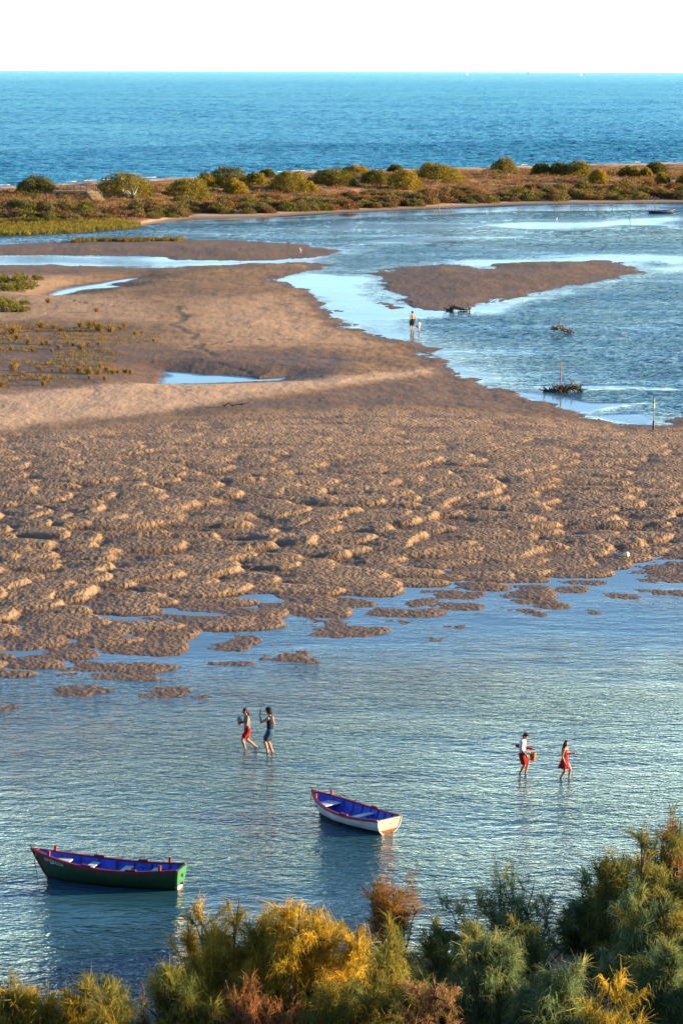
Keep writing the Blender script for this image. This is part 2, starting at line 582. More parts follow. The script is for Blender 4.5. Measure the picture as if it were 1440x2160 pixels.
def dune_material():
    m, t, out = newmat('dune_sand_and_litter')
    b = N(t, 'BsdfPrincipled', i_Roughness=0.95)
    b.inputs['Specular IOR Level'].default_value = 0.1
    tc = N(t, 'TexCoord')
    veg = N(t, 'Attribute', attribute_name='veg').outputs['Fac']
    wet = N(t, 'Attribute', attribute_name='wet').outputs['Fac']
    n1 = N(t, 'TexNoise', i_Scale=0.22, i_Detail=8.0, i_Roughness=0.68)
    n2 = N(t, 'TexNoise', i_Scale=0.9, i_Detail=6.0, i_Roughness=0.7)
    for n in (n1, n2): t.links.new(tc.outputs['Object'], n.inputs[0])
    sand = ramp(t, n1.outputs[0], [(0.3, (0.36, 0.27, 0.19)), (0.7, (0.47, 0.37, 0.27))])
    lit = ramp(t, n2.outputs[0], [(0.28, (0.055, 0.040, 0.024)), (0.45, (0.135, 0.072, 0.036)), (0.60, (0.21, 0.118, 0.060)), (0.74, (0.30, 0.20, 0.12))])
    pt = ramp(t, n1.outputs[0], [(0.46, (1, 1, 1)), (0.72, (0.45, 0.45, 0.45))])
    f = mixc(t, 1.0, veg, pt, 'MULTIPLY')
    c = mixc(t, f, sand, lit)
    c = mixc(t, wet, c, (0.155, 0.095, 0.052))
    t.links.new(c, b.inputs['Base Color'])
    bp = N(t, 'Bump', i_Strength=1.0, i_Distance=0.35)
    t.links.new(math_(t, 'MULTIPLY', n2.outputs[0], veg), bp.inputs['Height'])
    t.links.new(bp.outputs[0], b.inputs['Normal'])
    t.links.new(b.outputs[0], out.inputs[0])
    return m


def slope_material():
    m, t, out = newmat('slope_earth')
    b = N(t, 'BsdfPrincipled', i_Roughness=0.95)
    b.inputs['Specular IOR Level'].default_value = 0.1
    tc = N(t, 'TexCoord')
    n1 = N(t, 'TexNoise', i_Scale=0.55, i_Detail=8.0, i_Roughness=0.65)
    n2 = N(t, 'TexNoise', i_Scale=7.0, i_Detail=6.0, i_Roughness=0.7)
    for n in (n1, n2): t.links.new(tc.outputs['Object'], n.inputs[0])
    a = ramp(t, n1.outputs[0], [(0.35, (0.075, 0.060, 0.040)), (0.52, (0.20, 0.155, 0.11)), (0.66, (0.32, 0.25, 0.185))])
    g = ramp(t, n2.outputs[0], [(0.3, (0.45, 0.45, 0.42)), (0.7, (1.15, 1.12, 1.1))])
    t.links.new(mixc(t, 1.0, a, g, 'MULTIPLY'), b.inputs['Base Color'])
    bp = N(t, 'Bump', i_Strength=0.9, i_Distance=0.08)
    t.links.new(n2.outputs[0], bp.inputs['Height'])
    t.links.new(bp.outputs[0], b.inputs['Normal'])
    t.links.new(b.outputs[0], out.inputs[0])
    return m


def water_material(name, body, waves, dist, rough, use_attr=True, spec_tint=(1, 1, 1), crest=None):
    m, t, out = newmat(name)
    tc = N(t, 'TexCoord')
    h = None
    for sc, amp, sx, rot, det in waves:
        mp = N(t, 'Mapping')
        mp.inputs['Scale'].default_value = (sx, 1, 1)
        mp.inputs['Rotation'].default_value = (0, 0, rot)
        t.links.new(tc.outputs['Object'], mp.inputs[0])
        n = N(t, 'TexNoise', i_Scale=sc, i_Detail=det, i_Roughness=0.55, i_Distortion=0.6)
        t.links.new(mp.outputs[0], n.inputs[0])
        v = math_(t, 'MULTIPLY', n.outputs[0], amp)
        h = v if h is None else math_(t, 'ADD', h, v)
    bp = N(t, 'Bump', i_Strength=1.0, i_Distance=dist)
    if use_attr:
        rip = N(t, 'Attribute', attribute_name='ripple').outputs['Fac']
        nb = N(t, 'TexNoise', i_Scale=0.11, i_Detail=4.0, i_Roughness=0.6)
        mp = N(t, 'Mapping'); mp.inputs['Scale'].default_value = (0.5, 1.0, 1.0); mp.inputs['Rotation'].default_value = (0, 0, 0.25)
        t.links.new(tc.outputs['Object'], mp.inputs[0]); t.links.new(mp.outputs[0], nb.inputs[0])
        gust = ramp(t, nb.outputs[0], [(0.34, (0.28, 0.28, 0.28)), (0.60, (1.18, 1.18, 1.18))])
        h = math_(t, 'MULTIPLY', math_(t, 'MULTIPLY', h, rip), gust)
    t.links.new(h, bp.inputs['Height'])
    fr = N(t, 'Fresnel', i_IOR=1.45)
    t.links.new(bp.outputs[0], fr.inputs['Normal'])
    gl = N(t, 'BsdfGlossy', i_Roughness=rough)
    gl.inputs['Color'].default_value = (*spec_tint, 1)
    t.links.new(bp.outputs[0], gl.inputs['Normal'])
    d = N(t, 'BsdfDiffuse')
    if use_attr:
        dep = N(t, 'Attribute', attribute_name='murk').outputs['Fac']
        nd = N(t, 'TexNoise', i_Scale=0.16, i_Detail=5.0)
        t.links.new(tc.outputs['Object'], nd.inputs[0])
        bc = ramp(t, nd.outputs[0], [(0.35, tuple(c * 0.8 for c in body)), (0.65, tuple(c * 1.2 for c in body))])
        t.links.new(bc, d.inputs[0])
        tr = N(t, 'BsdfTransparent'); tr.inputs[0].default_value = (0.72, 0.86, 0.86, 1)
        mb = N(t, 'MixShader')
        t.links.new(dep, mb.inputs[0]); t.links.new(tr.outputs[0], mb.inputs[1]); t.links.new(d.outputs[0], mb.inputs[2])
        bodysh = mb.outputs[0]
    else:
        nd = N(t, 'TexNoise', i_Scale=0.02, i_Detail=5.0)
        t.links.new(tc.outputs['Object'], nd.inputs[0])
        bc = ramp(t, nd.outputs[0], [(0.35, tuple(c * 0.85 for c in body)), (0.65, tuple(c * 1.15 for c in body))])
        t.links.new(bc, d.inputs[0])
        bodysh = d.outputs[0]
    mx = N(t, 'MixShader')
    t.links.new(fr.outputs[0], mx.inputs[0])
    t.links.new(bodysh, mx.inputs[1])
    t.links.new(gl.outputs[0], mx.inputs[2])
    t.links.new(mx.outputs[0], out.inputs[0])
    return m


# ---------------------------------------------------------------- ground meshes
def ray_rows(py0, py1, n):
    return np.array([P(720, q).y for q in np.linspace(py0, py1, n)])


def build_flat():
    rows = np.concatenate([ray_rows(2030, 1500, 60)[:-1], ray_rows(1500, 500, 640)])
    cols = np.linspace(-600, 2040, 1000)
    tanx = (cols - 720) / FOC / _cp
    Y = np.repeat(rows[:, None], len(cols), 1)
    X = Y * tanx[None, :]
    z, q = flat_height(X, Y)
    wet = np.zeros(X.shape); dry = np.zeros(X.shape)
    nz = fbm(X * 0.25, Y * 0.2, 4)
    for pl, a, soft in WETS:
        wet = np.maximum(wet, a * sstep(-soft, soft, sdf(pl, X, Y) + 1.5 * soft * 0.6 * nz))
    for pl, a, soft in DRYS:
        dry = np.maximum(dry, a * sstep(-soft, soft, sdf(pl, X, Y) + 1.5 * soft * 0.6 * nz))
    wet = np.maximum(wet, 0.95 * sstep(0.13, 0.03, z))
    wet = np.maximum(wet, np.where((q['sC'] > 0) | (q['sD'] > 0), 0.72 + 0.25 * nz, 0))
    # hollows between the sand tongues stay damp
    hollow = q['M'] * sstep(0.50, 0.15, q['lobe']) * 0.85
    wet = np.clip(np.maximum(wet, hollow) + 0.12 * nz, 0, 1)
    far_dry = q['M'] * sstep(150, 186, Y) * 0.45
    dry = np.clip(np.maximum(dry, far_dry * (0.6 + nz)), 0, 1) * (1 - 0.8 * wet)
    me = mesh_np('tidal_flat', np.stack([X, Y, z], -1).reshape(-1, 3), grid_faces(*X.shape),
                 dict(wet=wet.ravel(), dry=dry.ravel(), mud=(q['creek'] * 0.75).ravel(), field=q['M'].ravel()), smooth=True)
    o = link('tidal_flat', me, sand_material())
    tag(o, kind='structure')


def build_slope():
    ys = np.concatenate([np.linspace(-45, 40, 70)[:-1], np.linspace(40, 88, 240)])
    xs = np.concatenate([np.linspace(-90, -14, 60)[:-1], np.linspace(-14, 16, 260), np.linspace(16, 110, 90)[1:]])
    X, Y = np.meshgrid(xs, ys)
    z = hill_height(X, Y) - 0.02
    # tuck the outer rim below the water
    me = mesh_np('shore_slope', np.stack([X, Y, z], -1).reshape(-1, 3), grid_faces(*X.shape), smooth=True)
    tag(link('shore_slope', me, slope_material()), kind='structure')


def build_dune():
    t = np.concatenate([np.linspace(-0.12, 0.62, 330), np.linspace(0.62, 1.25, 90)[1:]])
    px = np.concatenate([np.linspace(-2500, -300, 110)[:-1], np.linspace(-300, 1740, 620), np.linspace(1740, 3900, 110)[1:]])
    # columns follow the viewing rays so that detail is even
    y0 = np.array([np.interp(0, [0], [0])] * len(px))
    tx = (px - 720) / FOC / _cp
    yl = np.empty(len(px)); ysea = np.empty(len(px))
    for k, tt in enumerate(tx):
        yy = np.linspace(250, 1100, 1800)
        yl[k] = yy[np.argmax(yy > np.interp(yy * tt, *LAGX))]
        ysea[k] = yy[np.argmax(yy > np.interp(yy * tt, *SEAX))]
    Y = yl[None, :] + (ysea - yl)[None, :] * t[:, None]
    X = Y * tx[None, :]
    z, sl, ss = dune_height(X, Y)
    veg = sstep(6, 14, sl + 2 * noise(X * .2, Y * .2)) * sstep(22, 40, ss)
    wet = sstep(9, 2, sl) * 0.8 + sstep(9, 3, ss) * 0.6
    me = mesh_np('barrier_dune', np.stack([X, Y, z], -1).reshape(-1, 3), grid_faces(*X.shape),
                 dict(veg=veg.ravel(), wet=np.clip(wet, 0, 1).ravel()), smooth=True)
    tag(link('barrier_dune', me, dune_material()), kind='structure')
    return tx, yl, ysea


SLICKS = [(POND1, 0.99, .5), (POND2, 0.99, .5),
          (PP([(590, 590), (640, 575), (740, 580), (800, 580), (800, 605), (850, 640), (980, 656), (960, 668), (860, 672), (700, 668), (660, 625)]), 0.97, 3.0),
          (PP([(620, 600), (700, 600), (780, 640), (870, 690), (830, 712), (740, 690), (690, 640)]), 0.9, 2.0),
          (PP([(1050, 552), (1240, 540), (1440, 530), (1700, 528), (1700, 568), (1440, 572), (1370, 578), (1310, 556)]), 0.97, 6.0),
          (PP([(960, 655), (1060, 632), (1200, 604), (1330, 580), (1360, 584), (1230, 612), (1120, 640), (1080, 664)]), 0.95, 3.0),
          (PP([(700, 690), (830, 716), (930, 745), (960, 780), (1000, 800), (960, 775), (900, 730), (800, 705)]), 0.8, 1.5),
          (PP([(1140, 815), (1300, 812), (1440, 816), (1440, 824), (1300, 822), (1200, 824)]), 0.92, 0.9),
          (PP([(1060, 824), (1150, 836), (1250, 850), (1360, 846), (1420, 848), (1350, 854), (1240, 872), (1180, 858)]), 0.95, 1.0),
          (PP([(1230, 876), (1370, 868), (1395, 886), (1370, 900), (1310, 895)]), 0.97, 1.0),
          (PP([(-300, 512), (200, 500), (500, 486), (800, 470), (1100, 462), (1440, 450), (1440, 480), (1000, 490), (700, 492), (300, 500)]), 0.75, 5.0),
          (PP([(300, 470), (720, 450), (1100, 433), (1440, 429), (1440, 444), (1100, 446), (720, 462), (420, 474)]), 0.96, 3.0),
          (PP([(1000, 476), (1200, 466), (1440, 455), (1440, 476), (1200, 482)]), 0.9, 5.0), (PP([(740, 508), (900, 500), (1100, 498), (1000, 508), (800, 516)]), 0.85, 3.0),
          (PP([(-900, 536), (360, 540), (700, 540), (700, 556), (350, 562), (-900, 562)]), 0.9, 2.0)]


def build_lagoon(tx, yl, ysea):
    rows_n = np.concatenate([np.array([20, 45, 55.]), ray_rows(2160, 1480, 110)[1:], ray_rows(1480, 920, 130)[1:]])
    rows_n = np.concatenate([rows_n, np.arange(rows_n[-1] + .35, 384, .35)])
    cols = np.concatenate([np.linspace(-2500, -100, 60)[:-1], np.linspace(-100, 1540, 760), np.linspace(1540, 3900, 60)[1:]])
    ct = (cols - 720) / FOC / _cp
    yend = np.interp(ct, tx, yl + 0.35 * (ysea - yl))
    last = rows_n[-1]
    q = np.linspace(0, 1, 200)[1:]
    Y = np.concatenate([np.repeat(rows_n[:, None], len(cols), 1), last + (yend - last)[None, :] * q[:, None]], 0)
    X = Y * ct[None, :]
    zf, qq = flat_height(X, Y)
    zh = hill_height(X, Y)
    zd, sl, ss = dune_height(X, Y)
    g = np.where(Y < 80, np.maximum(zf, zh), np.where(Y > 384, zd, zf))
    depth = np.clip(-g, 0, 1)
    murk = 0.22 + 0.62 * sstep(0.0, 0.26, depth) + 0.12 * (Y > 150)
    # wind ripples die out in the lee of the banks and in the slicks
    mx_land = np.maximum(np.maximum(qq['sA'], qq['sC']), qq['sD'])
    nz = fbm(X * 0.05, Y * 0.03, 4)
    near = Y < 150
    lee = np.where(near, sstep(2.0, -19.0, qq['sA'] + 7 * nz), 0.30 + 0.70 * sstep(0.5, -7.0, mx_land + 2.5 * nz))
    rip = lee
    for pl, a, soft in SLICKS:
        rip = rip * (1 - a * sstep(-soft, soft, sdf(pl, X, Y) + 1.2 * soft * nz))
    rip = np.clip(rip, 0.025, 1) * (1 + 0.9 * sstep(150, 185, Y))
    zw = 0.034 * fbm(X * 0.62 + Y * .12, Y * 0.85, 3) + 0.014 * noise(X * 2.0, Y * 1.7)
    zw = zw * np.clip(rip, 0, 1.9) * sstep(150, 180, Y) * (0.6 + 0.7 * np.clip(fbm(X * .05, Y * .03 + 70, 3) + .4, 0, 1)) * (g < -.01)
    me = mesh_np('lagoon_water', np.stack([X, Y, zw], -1).reshape(-1, 3), grid_faces(*X.shape),
                 dict(murk=murk.ravel(), ripple=rip.ravel()), smooth=True)
    m = water_material('lagoon_water', (0.020, 0.088, 0.128),
                       [(2.9, 1.0, 0.6, 0.15, 3.0), (6.0, 0.42, 0.7, -0.25, 2.0), (0.9, 0.9, 0.55, 0.3, 2.0)], 0.175, 0.03, spec_tint=(0.86, 0.96, 1.0))
    tag(link('lagoon_water', me, m), kind='structure')
    return yend, ct


def build_sea(yend, ct):
    # real waves: short crested, growing coarser with distance
    cols = np.concatenate([np.linspace(-2500, -120, 120)[:-1], np.linspace(-120, 1560, 860), np.linspace(1560, 3900, 120)[1:]])
    c2 = (cols - 720) / FOC / _cp
    ye = np.interp(c2, ct, yend)
    r = np.concatenate([np.linspace(0, 0.13, 6)[:-1], np.linspace(0.13, 0.6, 330)[:-1], 0.6 + (np.geomspace(1, 14, 640) - 1) * 0.85, np.geomspace(12, 140, 40)[1:]])
    r = np.unique(np.round(r, 6))
    Y = ye[None, :] + r[:, None] * 650.0
    X = Y * c2[None, :]
    w1 = fbm(X * 0.085 + Y * 0.02, Y * 0.16 - X * 0.02, 4)
    w2 = noise(X * 0.33, Y * 0.42) + .5 * noise(X * .75 + 9, Y * .8)
    grp = 0.75 + 0.45 * fbm(X * 0.006, Y * 0.006, 3)
    fade = sstep(0.10, 0.20, r)[:, None] * (1 - sstep(7, 12, r)[:, None])
    z = (0.40 * w1 + 0.22 * w2) * np.clip(grp, .3, 1.6) * fade * (1 + 0.22 * r)[:, None]
    me = mesh_np('sea_water', np.stack([X, Y, z], -1).reshape(-1, 3), grid_faces(*X.shape), smooth=True)
    m = water_material('sea_water', (0.002, 0.108, 0.145),
                       [(0.8, 0.5, 0.6, 0.12, 3.0), (0.30, 1.0, 0.55, -0.2, 3.0)], 0.9, 0.10, use_attr=False, spec_tint=(0.42, 0.76, 0.90))
    tag(link('sea_water', me, m), kind='structure')


def build_foam():
    xs = np.linspace(-110, 190, 700)
    yc = np.interp(xs, *SEAX)
    rng = np.random.RandomState(3)
    V, F = [], []
    for row, (off, wid, z) in enumerate([(0.8, 1.7, 0.03), (13, 0.4, 0.12)]):
        n = noise(xs * 0.05 + row * 40, xs * 0 + row)
        n2 = noise(xs * 0.4 + row * 11, xs * 0 + 5)
        wd = np.clip(wid * (0.1 + 1.5 * n + 0.7 * n2), 0.05, None) if row else np.clip(wid * (0.45 + 0.8 * n2 + 1.1 * n), 0.14, None)
        y = yc + off + 2.2 * n
        b = len(V)
        for i in range(len(xs)):
            V += [(xs[i], y[i] - wd[i] / 2, z * .25), (xs[i], y[i], z + 0.05 * (row == 0)), (xs[i], y[i] + wd[i] / 2, z * .25)]
        for i in range(len(xs) - 1):
            if wd[i] > 0.05 and wd[i + 1] > 0.05:
                a = b + 3 * i
                F += [(a, a + 3, a + 4, a + 1), (a + 1, a + 4, a + 5, a + 2)]
    me = bpy.data.meshes.new('surf_foam')
    me.from_pydata(V, [], F)
    m = paint('sea_foam', (0.36, 0.385, 0.40), 0.9, 0.35, 0.8)
    tag(link('surf_foam', me, m), kind='structure')


build_flat()
build_slope()
_tx, _yl, _ys = build_dune()
_ye, _ct = build_lagoon(_tx, _yl, _ys)
build_sea(_ye, _ct)
build_foam()

# ================================================================== PLANTS
M_WOOD = paint('shrub_bark', (0.075, 0.052, 0.034), 0.9, 0.35, 9.0, 0.4)
M_LEAF = foliage_mat('needle_foliage', 0.45)
M_DEAD = paint('grey_driftwood', (0.105, 0.075, 0.05), 0.9, 0.4, 7.0, 0.5)


def unit(v): return v / np.maximum(np.linalg.norm(v, axis=-1, keepdims=True), 1e-9)


def strands(rng, p0, d, L, wd, droop, col, name):
    """thin bent ribbons: three cross-sections, two quads each"""
    n = len(p0)
    d = unit(d)
    side = unit(np.cross(d, unit(rng.normal(size=(n, 3)))))
    g = np.zeros((n, 3)); g[:, 2] = -1
    d2 = unit(d + g * droop[:, None])
    p1 = p0 + d * (L * .5)[:, None]
    p2 = p1 + d2 * (L * .5)[:, None]
    w0 = side * (wd * .5)[:, None]
    V = np.stack([p0 - w0 * .7, p0 + w0 * .7, p1 - w0, p1 + w0, p2 - w0 * .35, p2 + w0 * .35], 1).reshape(-1, 3)
    b = np.arange(n)[:, None] * 6
    F = np.concatenate([b + np.array([0, 1, 3, 2]), b + np.array([2, 3, 5, 4])], 0)
    return mesh_np(name, V, F, dict(tint=np.repeat(col, 6, 0)))


def dome_point(rng, W, H, lean=(0, 0), rmin=0.72):
    a = rng.rand() * 2 * math.pi
    e = math.asin(min(1, rng.rand() ** 0.75 * 1.02))
    r = rmin + (1.08 - rmin) * rng.rand()
    return np.array([W / 2 * r * math.cos(e) * math.cos(a) + lean[0], W / 2 * r * math.cos(e) * math.sin(a) + lean[1],
                     H * (0.22 + 0.78 * r * math.sin(e) ** 0.9)])


def bez(a, b, c, n):
    t = np.linspace(0, 1, n)[:, None]
    return (1 - t) ** 2 * a + 2 * t * (1 - t) * b + t * t * c


def retama(name, label, cat, loc, W, H, seed, cols, nstem=9, nsub=6, ntwig=4, per=34, slen=0.44, wid=0.0105, droop=0.9, spread=0.46,
           bare=0.08, group=None, lumps=None, stemr=0.058):
    """drooping needle-leaved shrub: stems, branches, twigs and plumes of thin green wands"""
    rng = np.random.RandomState(seed)
    root = tag(empty(name, loc), label, cat, group)
    mb = MB()
    ends = []
    lum = lumps or [(0, 0, W, H)]
    for s in range(nstem):
        lx, ly, lw, lh = lum[s % len(lum)]
        e = dome_point(rng, lw, lh) + np.array([lx, ly, 0])
        b = np.array([rng.normal() * W * .05 + lx * .35, rng.normal() * W * .05 + ly * .35, -0.15])
        c = np.array([b[0] + (e[0] - b[0]) * .35, b[1] + (e[1] - b[1]) * .35, e[2] * .62]) + rng.normal(size=3) * .12
        q = bez(b, c, e, 8) + rng.normal(size=(8, 3)) * .025
        mb.tube(q, list(np.linspace(stemr, stemr * .22, 8)), 5, False)
        for k in range(nsub):
            t = rng.uniform(.3, .98)
            p = q[min(7, int(t * 7))]
            tgt = dome_point(rng, lw, lh) + np.array([lx, ly, 0])
            e2 = p + (tgt - p) * rng.uniform(.25, .6) + np.array([0, 0, .05 * H])
            c2 = (p + e2) / 2 + np.array([0, 0, .07 * H]) + rng.normal(size=3) * .08
            q2 = bez(p, c2, e2, 6) + rng.normal(size=(6, 3)) * .018
            mb.tube(q2, list(np.linspace(stemr * .36, stemr * .13, 6)), 4, False)
            for j in range(ntwig):
                p3 = q2[rng.randint(2, 6)]
                dr = unit((p3 - np.array([lx, ly, lh * .25]))[None])[0] * .7 + rng.normal(size=3) * .5 + np.array([0, 0, .35])
                e3 = p3 + unit(dr[None])[0] * rng.uniform(.18, .5) * (H / 3.5) ** .5
                mb.tube([p3, (p3 + e3) / 2 + rng.normal(size=3) * .02, e3], [stemr * .12, stemr * .09, stemr * .06], 3, False)
                if rng.rand() > bare:
                    ends.append((p3, e3))
    mb.link('stems', M_WOOD, root)
    A = np.array([a for a, b in ends]); B = np.array([b for a, b in ends])
    n = len(A)
    base = np.array(cols)
    # each plume keeps one hue of the plant
    pick = base[rng.randint(0, len(base), n)] * rng.uniform(.72, 1.25, (n, 1))
    per = int(per * 1.55)
    idx = np.repeat(np.arange(n), per)
    t = rng.uniform(-.1, 1.05, (len(idx), 1))
    p0 = A[idx] + (B - A)[idx] * t + rng.normal(size=(len(idx), 3)) * .02
    d = unit((B - A)[idx]) + rng.normal(size=(len(idx), 3)) * spread + np.array([0, 0, .12])
    L = slen * rng.uniform(.45, 1.25, len(idx)) * np.repeat(rng.uniform(.75, 1.25, n), per)
    dd = 1.7 * droop * rng.uniform(.3, 1.6, len(idx)) * np.repeat(rng.uniform(.4, 1.5, n), per)
    me = strands(rng, p0, d, L, wid * rng.uniform(.6, 1.5, len(idx)), dd, pick[idx] * rng.uniform(.85, 1.15, (len(idx), 1)), 'foliage')
    link('foliage', me, M_LEAF, root)
    return root


GOLD = [(0.50, 0.37, 0.045), (0.43, 0.34, 0.045), (0.29, 0.25, 0.045), (0.52, 0.36, 0.05)]
GOLDG = [(0.24, 0.215, 0.045), (0.17, 0.17, 0.045), (0.33, 0.265, 0.045)]
GREEN = [(0.15, 0.19, 0.05), (0.22, 0.22, 0.055), (0.095, 0.135, 0.046)]
BLUEG = [(0.155, 0.245, 0.12), (0.115, 0.19, 0.095), (0.23, 0.27, 0.10)]
ORNG = [(0.28, 0.145, 0.035), (0.22, 0.125, 0.035), (0.16, 0.12, 0.04)]
DRYP = [(0.36, 0.235, 0.12), (0.30, 0.18, 0.085), (0.20, 0.15, 0.06)]
RUST = [(0.34, 0.165, 0.065), (0.28, 0.15, 0.06), (0.20, 0.14, 0.05)]


def fg(label, px, dist, wpx, ptop, seed, cols, **kw):
    """a foreground bush: centre column, distance, width in photograph pixels and the row of its top"""
    p = PD(px, dist)
    z0 = ground_z(p.x, p.y)
    H = max(0.8, ztop(ptop, dist) - z0) * 1.12
    W = wpx * dist / FOC * 1.14
    lum = kw.pop('lumps', None)
    if lum:
        lum = [(a * W, b * W, c * W, d * H) for a, b, c, d in lum]
    return retama(kw.pop('name', 'broom_bush'), label, kw.pop('cat', 'bush'), (p.x, p.y, z0 - .02), W, H, seed, cols, group='bushes on the near shore', lumps=lum, **kw)


fg('big golden drooping bush with dark bare branches, nearest the green boat', 455, 60.0, 330, 1918, 11, GOLD + GOLDG[:2],
   nstem=13, nsub=8, ntwig=5, per=40, droop=1.0, lumps=[(0.05, 0, .8, 1.0), (-.22, .05, .6, .9), (.25, -.1, .6, 1.0)])
fg('golden feathery bush with drooping plumes in the middle of the golden clump', 655, 59.3, 300, 1918, 12, GOLD, nstem=13, nsub=8, ntwig=5, per=46, droop=1.2,
   lumps=[(0, 0, .8, 1.0), (.25, -.1, .6, .9), (-.2, .1, .6, .95)])
fg('golden and green bush at the right end of the golden clump', 815, 60.5, 210, 1955, 13, GOLD + GREEN, nstem=9, nsub=7, ntwig=4, per=38, bare=.15)
fg('low rust coloured half dry bush in front of the golden clump', 545, 55.6, 230, 2072, 14, RUST, nstem=9, nsub=7, ntwig=4, per=34, slen=.3, droop=1.2, bare=.1)
fg('dark green bush at the lower left of the golden clump', 395, 58.0, 190, 2052, 15, GREEN, nstem=8, nsub=6, ntwig=5, per=42)
fg('yellow green bush with hanging plumes at the foot of the golden clump', 725, 55.8, 220, 2062, 16, GOLDG + GREEN[:1], nstem=9, nsub=7, ntwig=5, per=42, droop=1.3)
fg('rounded bush with golden tips over green sides, right of the golden clump', 845, 57.2, 190, 2018, 17, GOLDG + GREEN[:2], nstem=9, nsub=7, ntwig=5, per=44, droop=1.2)
fg('upright thin bush with an orange crown over dark bare stems at the water edge', 832, 70.5, 150, 1835, 18, ORNG, nstem=15, nsub=5, ntwig=4, per=16, slen=.24, droop=.3, bare=.25, stemr=.035)
fg('sparse dark green bush with long bare twigs, right of the orange topped bush', 1090, 68.0, 330, 1822, 19, GREEN + BLUEG[:2], nstem=16, nsub=6, ntwig=4, per=19, slen=.30, droop=.4, bare=.2, stemr=.04,
   lumps=[(0, 0, .8, 1.0), (.2, 0, .7, .85), (-.2, .1, .6, .8)])
fg('tall dark green bush at the right edge of the photo, beside the water', 1365, 68.0, 270, 1775, 20, GREEN + GOLDG[1:2], nstem=14, nsub=7, ntwig=5, per=40, droop=1.0,
   lumps=[(.1, 0, .8, 1.0), (-.25, 0, .5, .8), (.2, -.1, .7, .9)])
fg('orange topped wispy bush rising behind the tall right hand bush', 1420, 73.0, 120, 1718, 21, ORNG + GREEN[:1], nstem=9, nsub=6, ntwig=4, per=22, slen=.28, bare=.15)
fg('grey green feathery bush with yellowish crest below the tall dark right hand bush', 1385, 62.0, 230, 1905, 22, BLUEG + GOLDG[:1], nstem=12, nsub=8, ntwig=5, per=46, droop=1.3)
fg('bright yellow bush in the bottom right corner', 1325, 54.3, 240, 2108, 23, GOLDG + GOLD[:2], nstem=10, nsub=7, ntwig=5, per=46, droop=1.2)
fg('yellow bush with pale feathery top in the bottom left corner', 125, 56.3, 200, 2082, 24, GOLD[:3] + GOLDG[:2], nstem=10, nsub=7, ntwig=5, per=44, droop=1.0, lumps=[(.15, 0, .7, 1.0), (-.25, 0, .6, .8)])
fg('yellow green bush cut off by the left edge of the photo', 15, 56.5, 150, 2072, 25, GOLDG + GOLD[:1], nstem=9, nsub=7, ntwig=5, per=42)
fg('low yellow bush spilling right from the bottom left corner', 235, 54.8, 170, 2138, 26, GOLDG, nstem=8, nsub=6, ntwig=5, per=38)
fg('small round dark green bush by the water at lower left', 235, 62.5, 80, 2082, 27, GREEN, nstem=7, nsub=5, ntwig=4, per=30, slen=.3)
fg('leafless twiggy bush by the water, left of the golden clump', 300, 62.5, 70, 2078, 28, GREEN, nstem=10, nsub=5, ntwig=3, per=5, slen=.2, bare=.6, stemr=.03)
fg('blue green low bush in the shade in front of the sparse dark bush', 1040, 60.0, 250, 2030, 29, BLUEG, nstem=11, nsub=7, ntwig=5, per=42, droop=1.2)
fg('grey green bush with a few bare twigs beside the sandy path', 1190, 57.5, 200, 2065, 30, BLUEG, nstem=10, nsub=6, ntwig=5, per=38, droop=1.0)
fg('pale straw coloured dry bush at the bottom centre', 925, 55.4, 190, 2092, 31, DRYP, nstem=9, nsub=6, ntwig=4, per=30, slen=.26, droop=.8, bare=.15)
fg('dense dark green bush behind the pale dry bush', 1010, 64.0, 150, 1975, 32, GREEN[1:] + BLUEG[1:2], nstem=9, nsub=6, ntwig=5, per=34)
fg('green bush filling the right edge below the yellow crested bush', 1420, 58.5, 170, 2010, 33, BLUEG + GREEN[:1], nstem=9, nsub=7, ntwig=5, per=42, droop=1.2)
fg('small green bush at the head of the sandy path', 1120, 64.5, 130, 1985, 34, GREEN + BLUEG[:1], nstem=8, nsub=5, ntwig=4, per=30)
fg('green bush behind the golden clump and left of the blue green low bush', 925, 62.0, 130, 2000, 35, GREEN + GOLDG[:1], nstem=8, nsub=6, ntwig=4, per=34)


